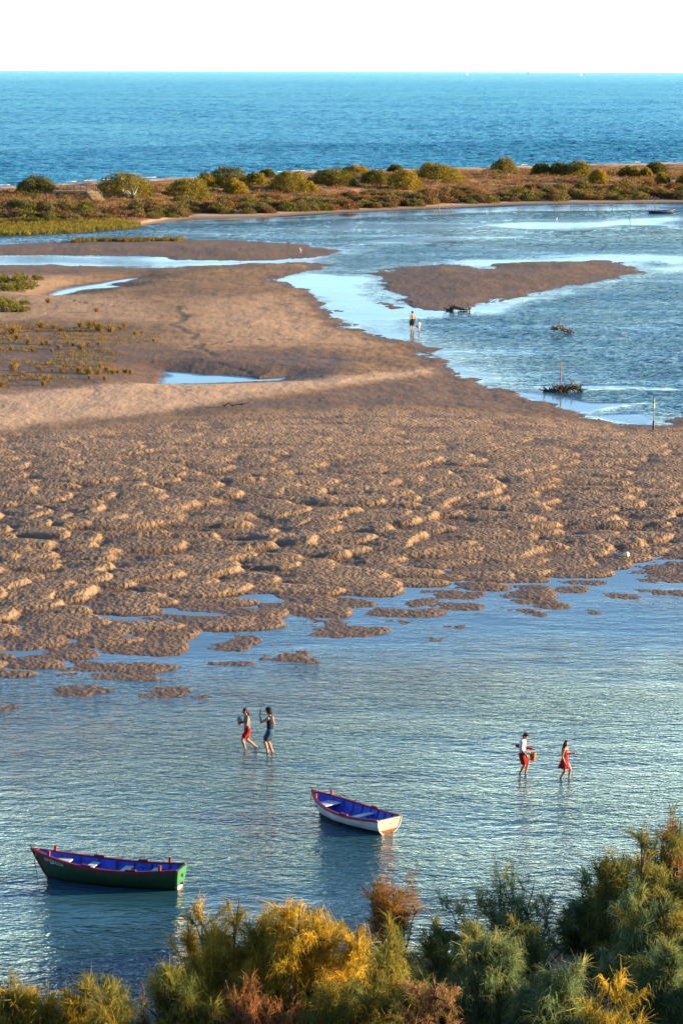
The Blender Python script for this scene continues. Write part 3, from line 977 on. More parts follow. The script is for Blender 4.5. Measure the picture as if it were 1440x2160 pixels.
def prickly_pear():
    p = PD(985, 69.5)
    z0 = ground_z(p.x, p.y)
    root = tag(empty('prickly_pear', (p.x, p.y, z0)), 'dark green prickly pear with broad flat pads beside the sparse dark bush', 'cactus')
    rng = random.Random(5)
    mat = paint('cactus_skin', (0.045, 0.085, 0.030), 0.6, 0.3, 8, 0.2)

    def pad(p, d, lv, par):
        L = rng.uniform(.30, .42)
        a = Vector(d).normalized()
        side = a.cross(Vector((rng.uniform(-1, 1), rng.uniform(-1, 1), .2))).normalized()
        nrm = a.cross(side)
        mb = MB()
        M = Matrix((side, a, nrm)).transposed().to_4x4()
        prof = [(0.02, -.5), (.3, -.45), (.62, -.28), (.92, .0), (.98, .22), (.75, .42), (.3, .5), (.02, .5)]
        vs, fs = [], []
        for w_, y in prof:
            for k in range(10):
                t = 2 * math.pi * k / 10
                vs.append(p + a * L * .5 + M.to_3x3() @ Vector((w_ * L * .33 * math.cos(t), y * L, w_ * .035 * math.sin(t))))
        for i in range(len(prof) - 1):
            for k in range(10):
                fs.append((i * 10 + k, i * 10 + (k + 1) % 10, (i + 1) * 10 + (k + 1) % 10, (i + 1) * 10 + k))
        mb.add(vs, fs)
        mb.link('pad', mat, root, True)
        if lv < 3:
            for _ in range(rng.choice((1, 2, 2, 3))):
                o = (a * .8 + side * rng.uniform(-.9, .9) + nrm * rng.uniform(-.5, .5) + Vector((0, 0, .25)))
                pad(p + a * L * .93 + side * rng.uniform(-.08, .08), o, lv + 1, None)
    for q in range(5):
        pad(Vector((rng.uniform(-.35, .35), rng.uniform(-.25, .25), -.03)), Vector((rng.uniform(-.5, .5), rng.uniform(-.4, .4), 1)), 0, None)


prickly_pear()
fg('dark green bush at the water edge filling the gap beside the tall right hand bush', 1262, 68.5, 165, 1890, 36, BLUEG + GREEN[:1], nstem=11, nsub=7, ntwig=4, per=32, slen=.4)

# litter of fallen twigs and small herbs on the near shore
def ground_cover():
    rng = np.random.RandomState(77)
    n = 26000
    x = rng.uniform(-9, 13, n); y = rng.uniform(49, 75, n)
    z = hill_height(x, y)
    k = (z > 0.12) & (fbm(x * .5, y * .5, 3) > -0.15)
    x, y, z = x[k], y[k], z[k]
    p0 = np.stack([x, y, z - .01], -1)
    d = rng.normal(size=(len(x), 3)) * np.array([.8, .8, .3]) + np.array([0, 0, .55])
    col = np.array([(0.10, 0.075, 0.045), (0.06, 0.06, 0.03), (0.17, 0.13, 0.08)])[rng.randint(0, 3, len(x))]
    me = strands(rng, p0, d, rng.uniform(.1, .34, len(x)), rng.uniform(.010, .022, len(x)), rng.uniform(.1, 1.2, len(x)), col, 'ground_litter')
    tag(link('ground_litter', me, M_LEAF), 'dry twigs and small herbs scattered on the near shore', 'litter', kind='stuff')


ground_cover()


# ------------------------------------------------ dune bushes and marsh plants
def dome_mesh(rng, W, D, H, n, size, cols, name, lump=0.28, low=0.0):
    """leaf clumps over an uneven dome, with gaps and inner ones"""
    a = rng.uniform(0, 2 * np.pi, n); s = rng.uniform(low, 1, n)
    e = np.arcsin(s)
    f = np.stack([np.cos(e) * np.cos(a), np.cos(e) * np.sin(a), np.sin(e)], -1)
    off = rng.rand() * 50
    r = 1 + lump * (noise(f[:, 0] * 2.2 + off, f[:, 1] * 2.2 + f[:, 2] * 1.7) * 1.3 + .6 * noise(f[:, 0] * 5 + off, f[:, 1] * 5 + f[:, 2] * 4))
    r = r * np.where(rng.rand(n) < .72, rng.uniform(.88, 1.06, n), rng.uniform(.45, .9, n))
    p = f * r[:, None] * np.array([W / 2, D / 2, H])
    d = unit(f + rng.normal(size=(n, 3)) * .55 + np.array([0, 0, .25]))
    clump = noise(f[:, 0] * 3 + off + 7, f[:, 1] * 3 + f[:, 2] * 2)
    base = np.array(cols)
    ci = np.clip(((clump + .75) / 1.5 * len(base) + rng.normal(size=n) * .7).astype(int), 0, len(base) - 1)
    col = base[ci] * rng.uniform(.7, 1.3, (n, 1))
    side = unit(np.cross(d, unit(rng.normal(size=(n, 3)))))
    L = size * rng.uniform(.6, 1.5, n)
    w_ = side * (L * .22)[:, None]
    tip = p + d * L[:, None]
    mid = p + d * (L * .5)[:, None]
    V = np.stack([p, mid - w_, tip, mid + w_], 1).reshape(-1, 3)
    F = np.arange(n * 4).reshape(n, 4)
    return mesh_np(name, V, F, dict(tint=np.repeat(col, 4, 0)))


def stem_mesh(rng, W, D, H, n, r):
    mb = MB()
    for _ in range(n):
        a = rng.rand() * 6.28; q = rng.uniform(.35, .85)
        e = np.array([math.cos(a) * W / 2 * q, math.sin(a) * D / 2 * q, H * rng.uniform(.45, .85)])
        mb.tube(bez(np.array([e[0] * .15, e[1] * .15, -.2]), np.array([e[0] * .4, e[1] * .4, e[2] * .7]), e, 5), [r, r * .8, r * .6, r * .45, r * .3], 4, False)
    return mb.mesh('stems')


OLIVE = [(0.075, 0.085, 0.020), (0.135, 0.130, 0.028), (0.20, 0.175, 0.034), (0.26, 0.205, 0.036)]
DARKO = [(0.058, 0.070, 0.020), (0.10, 0.105, 0.026), (0.155, 0.145, 0.032)]
YELL = [(0.15, 0.14, 0.028), (0.24, 0.19, 0.032), (0.31, 0.23, 0.036)]
SALT = [(0.060, 0.062, 0.028), (0.105, 0.105, 0.042), (0.145, 0.135, 0.055), (0.17, 0.12, 0.06)]
SALTG = [(0.045, 0.058, 0.018), (0.095, 0.105, 0.026), (0.155, 0.148, 0.036)]
SALTR = [(0.065, 0.042, 0.024), (0.13, 0.078, 0.040), (0.19, 0.115, 0.055)]


def at_row(px, py, z):
    """ground point whose height is about z, seen at that pixel"""
    q = P(px, py, z)
    for _ in range(12):
        g = ground_z(q.x, q.y)
        q = P(px, py, 0.5 * z + 0.5 * g); z = q.z
    return Vector((q.x, q.y, ground_z(q.x, q.y)))


DUNE_BUSHES = [  # px0, px1, row of top, row of foot, palette, label
    (36, 117, 374, 407, DARKO, 'round dark olive bush at the left end of the dune, left of the wooden walkway'),
    (205, 320, 370, 412, OLIVE, 'broad olive bush behind the agaves and right of the wooden steps'),
    (350, 443, 379, 421, OLIVE, 'large rounded olive bush low on the dune, second right of the steps'),
    (412, 456, 367, 394, YELL, 'yellowish bush just behind and right of the large low olive bush'),
    (436, 522, 355, 394, DARKO, 'big dark green bush on the crest behind two yellowish bushes'),
    (470, 522, 379, 406, YELL, 'small bright yellow bush below the big dark crest bush'),
    (516, 562, 366, 392, OLIVE, 'middle sized olive bush joined to the right side of the big dark crest bush'),
    (546, 580, 358, 374, DARKO, 'tiny dark bush alone at the back of the crest near the sea'),
    (572, 650, 362, 404, OLIVE, 'tall rounded olive bush with a small yellow neighbour at its right foot'),
    (634, 668, 384, 405, YELL, 'small yellowish bush at the right foot of a tall olive bush'),
    (652, 750, 360, 392, DARKO, 'long dark olive bush left of the middle of the dune'),
    (718, 778, 351, 370, YELL, 'yellow green bush at the back of the crest, above the middle of the dune'),
    (762, 822, 361, 388, DARKO, 'dark bush just left of the round yellow green one right of the middle'),
    (818, 887, 362, 398, YELL, 'round yellow green bush right of the middle of the dune'),
    (818, 850, 348, 363, DARKO, 'small dark round bush on the far skyline of the dune'),
    (878, 972, 348, 382, OLIVE, 'wide dense olive bush on the crest, left of the high solitary round bush'),
    (888, 922, 345, 362, OLIVE, 'low bush rising behind the wide dense olive bush'),
    (1037, 1089, 336, 362, OLIVE, 'high solitary round bush standing on the crest of the dune'),
    (1121, 1161, 346, 369, DARKO, 'small dark bush left of the twin bush on the right half of the crest'),
    (1156, 1204, 345, 370, DARKO, 'left half of the twin dark bush on the right part of the crest'),
    (1192, 1246, 342, 370, OLIVE, 'right and taller half of the twin bush on the right part of the crest'),
    (1243, 1282, 357, 386, YELL, 'light yellow green bush on the slope below the twin bush'),
    (1303, 1350, 353, 371, OLIVE, 'flat topped olive bush between the light yellow slope bush and the right edge'),
    (1349, 1374, 356, 373, YELL, 'small pale bush beside the flat topped olive bush'),
    (1360, 1406, 344, 366, DARKO, 'dark bush on the crest near the right edge of the photo'),
    (1382, 1411, 366, 387, YELL, 'small yellowish bush low on the slope near the right edge'),
    (1430, 1476, 366, 388, OLIVE, 'bush half cut off by the right edge of the photo'),
]
for i, (x0, x1, yt, yb, pal, lab) in enumerate(DUNE_BUSHES):
    rng = np.random.RandomState(300 + i)
    q = at_row((x0 + x1) / 2, yb, 2.0)
    sc = FOC / math.hypot(q.y, CAM_H)
    W = (x1 - x0) / sc
    H = max((yb - yt) / sc * 0.98, 0.8)
    root = tag(empty('dune_bush', (q.x, q.y + W * .2, q.z - .1)), lab, 'bush', 'bushes along the crest of the dune')
    n = int(1800 + 800 * W)
    link('foliage', dome_mesh(rng, W, W * .8, H, n, .26, pal, 'foliage', .16, -0.1), M_LEAF, root)
    link('stems', stem_mesh(rng, W, W * .8, H, 9, .07), M_WOOD, root)

# low saltbushes in the band behind the lagoon shore
rng = np.random.RandomState(41)
salt = []
for k in range(7):
    pal = [SALT, SALTG, SALT, SALTR, SALTG, SALT, SALTR][k]
    W, D, H = rng.uniform(2.4, 3.8), rng.uniform(2.2, 3.4), rng.uniform(.7, 1.15)
    salt.append(dome_mesh(rng, W, D, H, 1300, .2, pal, 'saltbush', .25, -0.05))
    salt[-1].materials.append(M_LEAF)
SALT_LAB = [('low grey green saltbush in the band behind the lagoon shore', 'grey green saltbushes behind the lagoon shore'),
            ('low bright green saltbush in the band behind the lagoon shore', 'bright green saltbushes behind the lagoon shore'),
            ('low reddish brown saltbush in the band behind the lagoon shore', 'reddish saltbushes behind the lagoon shore')]
cnt = 0
tries = 0
while cnt < 290 and tries < 6000:
    tries += 1
    px = rng.uniform(-20, 1460)
    sl = 7 + 34 * rng.rand() ** 1.35 + (10 if px < 300 else 0)
    tx = (px - 720) / FOC / _cp
    yy = np.interp(tx, _tx, _yl) + sl
    xx = yy * tx
    if sl > 26 and noise(np.array([xx * .11]), np.array([yy * .08]))[0] < -0.05: continue
    if 195 < px < 260 and sl > 30: continue
    k = rng.randint(0, 7)
    o = bpy.data.objects.new('saltbush', salt[k])
    C.objects.link(o)
    s = rng.uniform(.65, 1.35)
    o.scale = (s, s, s * rng.uniform(.8, 1.25))
    o.rotation_euler = (0, 0, rng.uniform(0, 6.28))
    o.location = (xx, yy, ground_z(xx, yy) - .05)
    g = [0, 1, 0, 2, 1, 0, 2][k]
    tag(o, SALT_LAB[g][0], 'shrub', SALT_LAB[g][1])
    cnt += 1


def blades(name, label, cat, x, y, z, rng, hgt, wid, cols, per, sprd=.12, lean=.35):
    n = len(x) * per
    i = np.repeat(np.arange(len(x)), per)
    p0 = np.stack([x[i] + rng.normal(size=n) * sprd, y[i] + rng.normal(size=n) * sprd, z[i] - .02], -1)
    d = np.stack([rng.normal(size=n) * lean, rng.normal(size=n) * lean, np.ones(n)], -1)
    base = np.array(cols)
    col = base[rng.randint(0, len(base), len(x))][i] * rng.uniform(.75, 1.25, (n, 1))
    me = strands(rng, p0, d, hgt * rng.uniform(.5, 1.3, n), wid * rng.uniform(.6, 1.4, n), rng.uniform(0, .7, n), col, name)
    return tag(link(name, me, M_LEAF), label, cat, kind='stuff')


def scrub(rng):
    n = 1500
    px = rng.uniform(-300, 1740, n)
    tx = (px - 720) / FOC / _cp
    sl = 12 + 85 * rng.rand(n) ** 1.2
    y = np.interp(tx, _tx, _yl) + sl
    x = y * tx
    k = (noise(x * .09, y * .06) > -.25) & ~((px > 190) & (px < 250) & (sl > 50))
    x, y, sl = x[k], y[k], sl[k]
    z = dune_height(x, y)[0]
    vs, ts = [], []
    pal = np.array([(0.075, 0.080, 0.028), (0.14, 0.075, 0.035), (0.12, 0.115, 0.032), (0.19, 0.10, 0.045), (0.10, 0.06, 0.03), (0.17, 0.15, 0.035)])
    for i in range(len(x)):
        m = 46
        R_ = rng.uniform(.45, 1.25); h = R_ * rng.uniform(.45, .8)
        a = rng.uniform(0, 6.2832, m); e = np.arcsin(rng.uniform(0, 1, m))
        f = np.stack([np.cos(e) * np.cos(a), np.cos(e) * np.sin(a), np.sin(e)], -1)
        p = f * rng.uniform(.7, 1.08, (m, 1)) * np.array([R_, R_, h]) + np.array([x[i], y[i], z[i]])
        d = unit(f + rng.normal(size=(m, 3)) * .5); sd = unit(np.cross(d, rng.normal(size=(m, 3))))
        L = rng.uniform(.18, .42, (m, 1))
        vs.append(np.stack([p, p + d * L * .5 - sd * L * .25, p + d * L, p + d * L * .5 + sd * L * .25], 1))
        c = pal[rng.randint(0, 6)] * rng.uniform(.7, 1.3, (m, 1))
        ts.append(np.repeat(c, 4, 0))
    V = np.concatenate(vs).reshape(-1, 3)
    me = mesh_np('dune_scrub', V, np.arange(len(V)).reshape(-1, 4), dict(tint=np.concatenate(ts)))
    tag(link('dune_scrub', me, M_LEAF), 'low olive and rust coloured scrub covering the dune slope', 'scrub', kind='stuff')


def dune_grass():
    rng = np.random.RandomState(51)
    n = 26000
    px = rng.uniform(-400, 1840, n)
    tx = (px - 720) / FOC / _cp
    y0 = np.interp(tx, _tx, _yl); y1 = np.interp(tx, _tx, _ys)
    y = y0 + 14 + (0.62 * (y1 - y0)) * rng.rand(n)
    x = y * tx
    k = fbm(x * .12, y * .06, 3) > -.42
    x, y = x[k], y[k]
    z = dune_height(x, y)[0]
    scrub(np.random.RandomState(58))
    blades('dry_dune_grass', 'dry reddish brown grass and herbs covering the slope of the dune', 'grass', x, y, z, rng, .42, .075,
           [(0.20, 0.105, 0.045), (0.27, 0.15, 0.07), (0.12, 0.075, 0.035), (0.24, 0.16, 0.08), (0.09, 0.085, 0.03), (0.14, 0.09, 0.04)], 6, .30)


def marsh_grass():
    rng = np.random.RandomState(52)
    n = 5200
    px = rng.uniform(-400, 296, n)
    tx = (px - 720) / FOC / _cp
    y0 = np.interp(tx, _tx, _yl)
    wdt = np.interp(px, [-400, 0, 180, 260, 296], [34, 30, 24, 12, 4])
    y = y0 - 0.6 + wdt * rng.rand(n)
    x = y * tx
    z = np.maximum(dune_height(x, y)[0], -.05)
    blades('marsh_grass', 'bright yellow green marsh grass along the lagoon edge at the left', 'grass', x, y, z, rng, .62, .07,
           [(0.16, 0.145, 0.03), (0.21, 0.18, 0.035), (0.11, 0.115, 0.03)], 9, .25)


def spit_grass():
    rng = np.random.RandomState(53)
    n = 900
    px = rng.uniform(155, 405, n)
    py = 509 + rng.normal(size=n) * 1.9 + 1.2 * np.sin(px * .05)
    q = [P(a, b) for a, b in zip(px, py)]
    x = np.array([v.x for v in q]); y = np.array([v.y for v in q])
    z = flat_height(x, y)[0]
    k = (z > .02) & (noise(x * .22, y * .05) > -.3)
    blades('spit_grass', 'strip of green and brown low plants along the far sand spit', 'grass', x[k], y[k], z[k], rng, .48, .07,
           [(0.12, 0.12, 0.03), (0.17, 0.14, 0.035), (0.13, 0.075, 0.035), (0.06, 0.065, 0.02)], 9, .25)


def flat_herbs():
    rng = np.random.RandomState(54)
    n = 5200
    px = rng.uniform(-300, 330, n)
    py = np.where(rng.rand(n) < .55, rng.normal(745, 22, n), rng.normal(800, 16, n))
    py = np.where(rng.rand(n) < .14, rng.normal(708, 8, n), py)
    q = [P(a, b) for a, b in zip(px, py)]
    x = np.array([v.x for v in q]); y = np.array([v.y for v in q])
    k = (fbm(x * .22 + 3, y * .10, 3) > .02) & (rng.rand(n) < np.interp(px, [-300, 180, 330], [1, .9, .12])) & (py < 838) & (py > 690)
    x, y = x[k], y[k]
    z = flat_height(x, y)[0]
    blades('salt_herbs', 'sparse low green and straw coloured herbs on the left of the tidal flat', 'herbs', x, y, z, rng, .22, .035,
           [(0.15, 0.14, 0.04), (0.22, 0.15, 0.05), (0.11, 0.12, 0.035), (0.20, 0.11, 0.045)], 7, .16, .6)


dune_grass(); marsh_grass(); spit_grass(); flat_herbs()

# green salt shrubs at the left edge of the flat
rng = np.random.RandomState(61)
gs = []
for k in range(4):
    me = dome_mesh(rng, 1.3, 1.3, .62, 420, .17, SALTG + [(0.16, 0.15, 0.035)], 'salt_shrub', .4)
    me.materials.append(M_LEAF); gs.append(me)
for i in range(44):
    if i < 28:
        py = rng.uniform(594, 626); px = rng.uniform(-30, 82 - max(0, py - 612) * 2.6)
    else:
        py = rng.uniform(650, 672); px = rng.uniform(-30, 84 if py > 655 else 55)
    q = P(px, py); z = ground_z(q.x, q.y)
    o = bpy.data.objects.new('salt_shrub', gs[i % 4]); C.objects.link(o)
    s = rng.uniform(.5, 1.15); o.scale = (s, s, s * rng.uniform(.8, 1.2)); o.rotation_euler = (0, 0, rng.uniform(0, 6.28)); o.location = (q.x, q.y, z - .03)
    if i < 28: tag(o, 'low green shrub in the upper green patch at the left edge of the tidal flat', 'shrub', 'shrubs of the upper green patch')
    else: tag(o, 'low green shrub in the lower green patch at the left edge of the tidal flat', 'shrub', 'shrubs of the lower green patch')

# tufts of dry grass on the flat
TUFTS = [(30, 720, 22), (37, 730, 14), (88, 704, 16), (115, 708, 12), (130, 713, 12), (171, 703, 16), (192, 706, 20), (210, 711, 20), (234, 713, 20), (255, 709, 12),
         (263, 703, 12), (103, 651, 13), (205, 670, 12), (60, 740, 14), (90, 742, 10), (100, 741, 12), (145, 742, 10), (172, 752, 18), (188, 745, 12), (209, 744, 11),
         (125, 750, 11), (25, 755, 12), (30, 797, 22), (50, 808, 10), (80, 793, 9), (86, 796, 9), (100, 787, 9), (130, 801, 14), (169, 802, 15), (187, 804, 16), (208, 805, 14),
         (212, 789, 12), (226, 796, 12), (250, 797, 10), (264, 796, 12), (276, 796, 11), (98, 819, 15), (92, 829, 12), (190, 815, 10), (222, 817, 11), (5, 832, 16), (148, 835, 7),
         (20, 735, 9), (70, 757, 9), (110, 757, 9), (285, 718, 9), (300, 716, 7), (325, 735, 8), (240, 800, 12), (136, 790, 8), (112, 800, 8), (155, 745, 9), (80, 714, 8), (220, 722, 8)]
tm = []
for k in range(4):
    r2 = np.random.RandomState(70 + k)
    n = 150
    p0 = np.stack([r2.normal(size=n) * .10, r2.normal(size=n) * .10, np.full(n, -.03)], -1)
    d = np.stack([r2.normal(size=n) * .33, r2.normal(size=n) * .33, np.ones(n)], -1)
    col = np.array([(0.24, 0.165, 0.06), (0.15, 0.105, 0.035), (0.12, 0.11, 0.032), (0.30, 0.20, 0.08)])[r2.randint(0, 4, n)]
    me = strands(r2, p0, d, r2.uniform(.5, 1.1, n), r2.uniform(.02, .045, n), r2.uniform(0, .5, n), col, 'grass_tuft')
    me.materials.append(M_LEAF); tm.append(me)
for i, (px, py, h) in enumerate(TUFTS):
    q = P(px, py)
    o = bpy.data.objects.new('grass_tuft', tm[i % 4]); C.objects.link(o)
    s = h * math.hypot(q.y, CAM_H) / FOC / 0.95
    o.scale = (s * 1.15, s * 1.15, s); o.rotation_euler = (0, 0, i * 1.7); o.location = (q.x, q.y, ground_z(q.x, q.y))
    tag(o, 'tuft of dry yellow grass standing on the bare flat left of the small pool', 'grass tuft', 'dry grass tufts on the left of the flat')
for i, (px, py, h, lab) in enumerate([(548, 514, 11, 'dark tuft at the far edge of the spit, left of the other one'), (607, 514, 11, 'dark tuft at the far edge of the spit, nearer its tip')]):
    q = P(px, py)
    o = bpy.data.objects.new('grass_tuft', tm[i]); C.objects.link(o)
    s = h * math.hypot(q.y, CAM_H) / FOC / 0.9
    o.scale = (s, s, s); o.color = (.45, .5, .5, 1); o.location = (q.x, q.y, ground_z(q.x, q.y))
    tag(o, lab, 'grass tuft')


def agave(px, py, size, label, seed):
    q = at_row(px, py, 1.5)
    root = tag(empty('agave', (q.x, q.y, q.z)), label, 'agave')
    rng = random.Random(seed)
    mat = paint('agave_leaf', (0.16, 0.19, 0.13), 0.6, 0.2, 2.0, 0.1)
    for k in range(16):
        a = k * 2.4 + rng.uniform(-.2, .2); e = rng.uniform(.25, 1.35)
        d = Vector((math.cos(a) * math.cos(e), math.sin(a) * math.cos(e), math.sin(e)))
        L = size * rng.uniform(.8, 1.1)
        sd = d.cross(Vector((0, 0, 1))).normalized() if abs(d.z) < .99 else Vector((1, 0, 0))
        up = sd.cross(d)
        vs, fs = [], []
        for t, w_ in ((0, .07), (.25, .11), (.6, .085), (.85, .04), (1, .004)):
            c = d * L * t + Vector((0, 0, -.12 * L * t * t))
            w_ *= size
            vs += [c - sd * w_, c - up * w_ * .35, c + sd * w_, c + up * .1 * w_]
        for i in range(4):
            for j in range(4):
                fs.append((4 * i + j, 4 * i + (j + 1) % 4, 4 * i + 4 + (j + 1) % 4, 4 * i + 4 + j))
        mb = MB(); mb.add(vs, fs); mb.link('leaf', mat, root)


agave(281, 418, 2.5, 'large grey green agave in front of the broad olive bush, the right one of two', 1)
agave(263, 416, 1.7, 'smaller grey green agave, left of the large one, near the wooden steps', 2)

# ================================================================== BOATS
def hull_paint(name, topside, bottom, zline, rough=0.5):
    """painted planks: topside colour, a bottom colour under the boot line, plank seams and scuffs"""
    m, t, out = newmat(name)
    b = N(t, 'BsdfPrincipled', i_Roughness=rough)
    b.inputs['Specular IOR Level'].default_value = 0.35
    tc = N(t, 'TexCoord')
    sp = N(t, 'SeparateXYZ'); t.links.new(tc.outputs['Object'], sp.inputs[0])
    n1 = N(t, 'TexNoise', i_Scale=3.0, i_Detail=6.0)
    mp = N(t, 'Mapping'); mp.inputs['Scale'].default_value = (0.6, 1, 3.0)
    t.links.new(tc.outputs['Object'], mp.inputs[0]); t.links.new(mp.outputs[0], n1.inputs[0])
    n2 = N(t, 'TexNoise', i_Scale=16.0, i_Detail=5.0); t.links.new(mp.outputs[0], n2.inputs[0])
    top = ramp(t, n1.outputs[0], [(0.3, tuple(c * .72 for c in topside)), (0.7, tuple(min(1, c * 1.15) for c in topside))])
    scuff = ramp(t, n2.outputs[0], [(0.60, (0, 0, 0)), (0.70, (1, 1, 1))])
    top = mixc(t, math_(t, 'MULTIPLY', scuff, .5), top, tuple(.5 * c + .12 for c in topside))
    bot = ramp(t, n2.outputs[0], [(0.3, tuple(c * .6 for c in bottom)), (0.7, tuple(c * 1.5 for c in bottom))])
    zz = math_(t, 'ADD', sp.outputs[2], math_(t, 'MULTIPLY', n1.outputs[0], .03))
    f = math_(t, 'LESS_THAN', zz, zline)
    seam = math_(t, 'PINGPONG', math_(t, 'ADD', sp.outputs[2], 1.0), 0.055)
    sm = ramp(t, math_(t, 'MULTIPLY', seam, 18.0), [(0.0, (0.45, 0.45, 0.45)), (0.10, (1, 1, 1))])
    c = mixc(t, f, mixc(t, 1.0, top, sm, 'MULTIPLY'), bot)
    t.links.new(c, b.inputs['Base Color'])
    bp = N(t, 'Bump', i_Strength=.5, i_Distance=.012)
    t.links.new(math_(t, 'ADD', sm, math_(t, 'MULTIPLY', n1.outputs[0], .5)), bp.inputs['Height'])
    t.links.new(bp.outputs[0], b.inputs['Normal'])
    t.links.new(b.outputs[0], out.inputs[0])
    return m


class Hull:
    def __init__(s, L, B, tr=0.68, zs=(0.46, 0.38, 0.86), rake=0.42, draft=0.14):
        s.L, s.B, s.tr, s.zsh, s.rake, s.draft = L, B, tr, zs, rake, draft

    def beam(s, u):
        a = .42
        if u < a: f = s.tr + (1 - s.tr) * math.sin(math.pi / 2 * u / a)
        else:
            k = (u - a) / (1 - a)
            f = max(0.0, 1 - k ** 2.1) ** .92
        return s.B / 2 * f

    def sheer(s, u):
        z0, z1, z2 = s.zsh
        if u < .35: return z1 + (z0 - z1) * ((.35 - u) / .35) ** 1.6
        return z1 + (z2 - z1) * ((u - .35) / .65) ** 2.0

    def keel(s, u):
        return -s.draft + .10 * max(0, .25 - u) / .25 * .5 + .10 * max(0, (u - .75) / .25) ** 2

    def pt(s, u, q, inset=0.0):
        zk, zs = s.keel(u), s.sheer(u)
        y = s.beam(u) * (1 - (1 - q) ** 2.3) ** .78
        z = zk + (zs - zk) * q ** 1.15
        x = s.L * u - s.rake * (1 - q) * u ** 5 - .10 * q * (1 - u) ** 6
        return Vector((x, max(0.0, y - inset), z))

    def side(s, x, z):
        """half breadth of the outer skin at a length x and height z"""
        u = min(.999, max(0, x / s.L))
        for _ in range(6):
            zk, zs = s.keel(u), s.sheer(u)
            q = min(1, max(0, (z - zk) / (zs - zk))) ** (1 / 1.15)
            u = min(.999, max(0, (x + s.rake * (1 - q) * u ** 5 + .10 * q * (1 - u) ** 6) / s.L))
        return s.pt(u, q).y


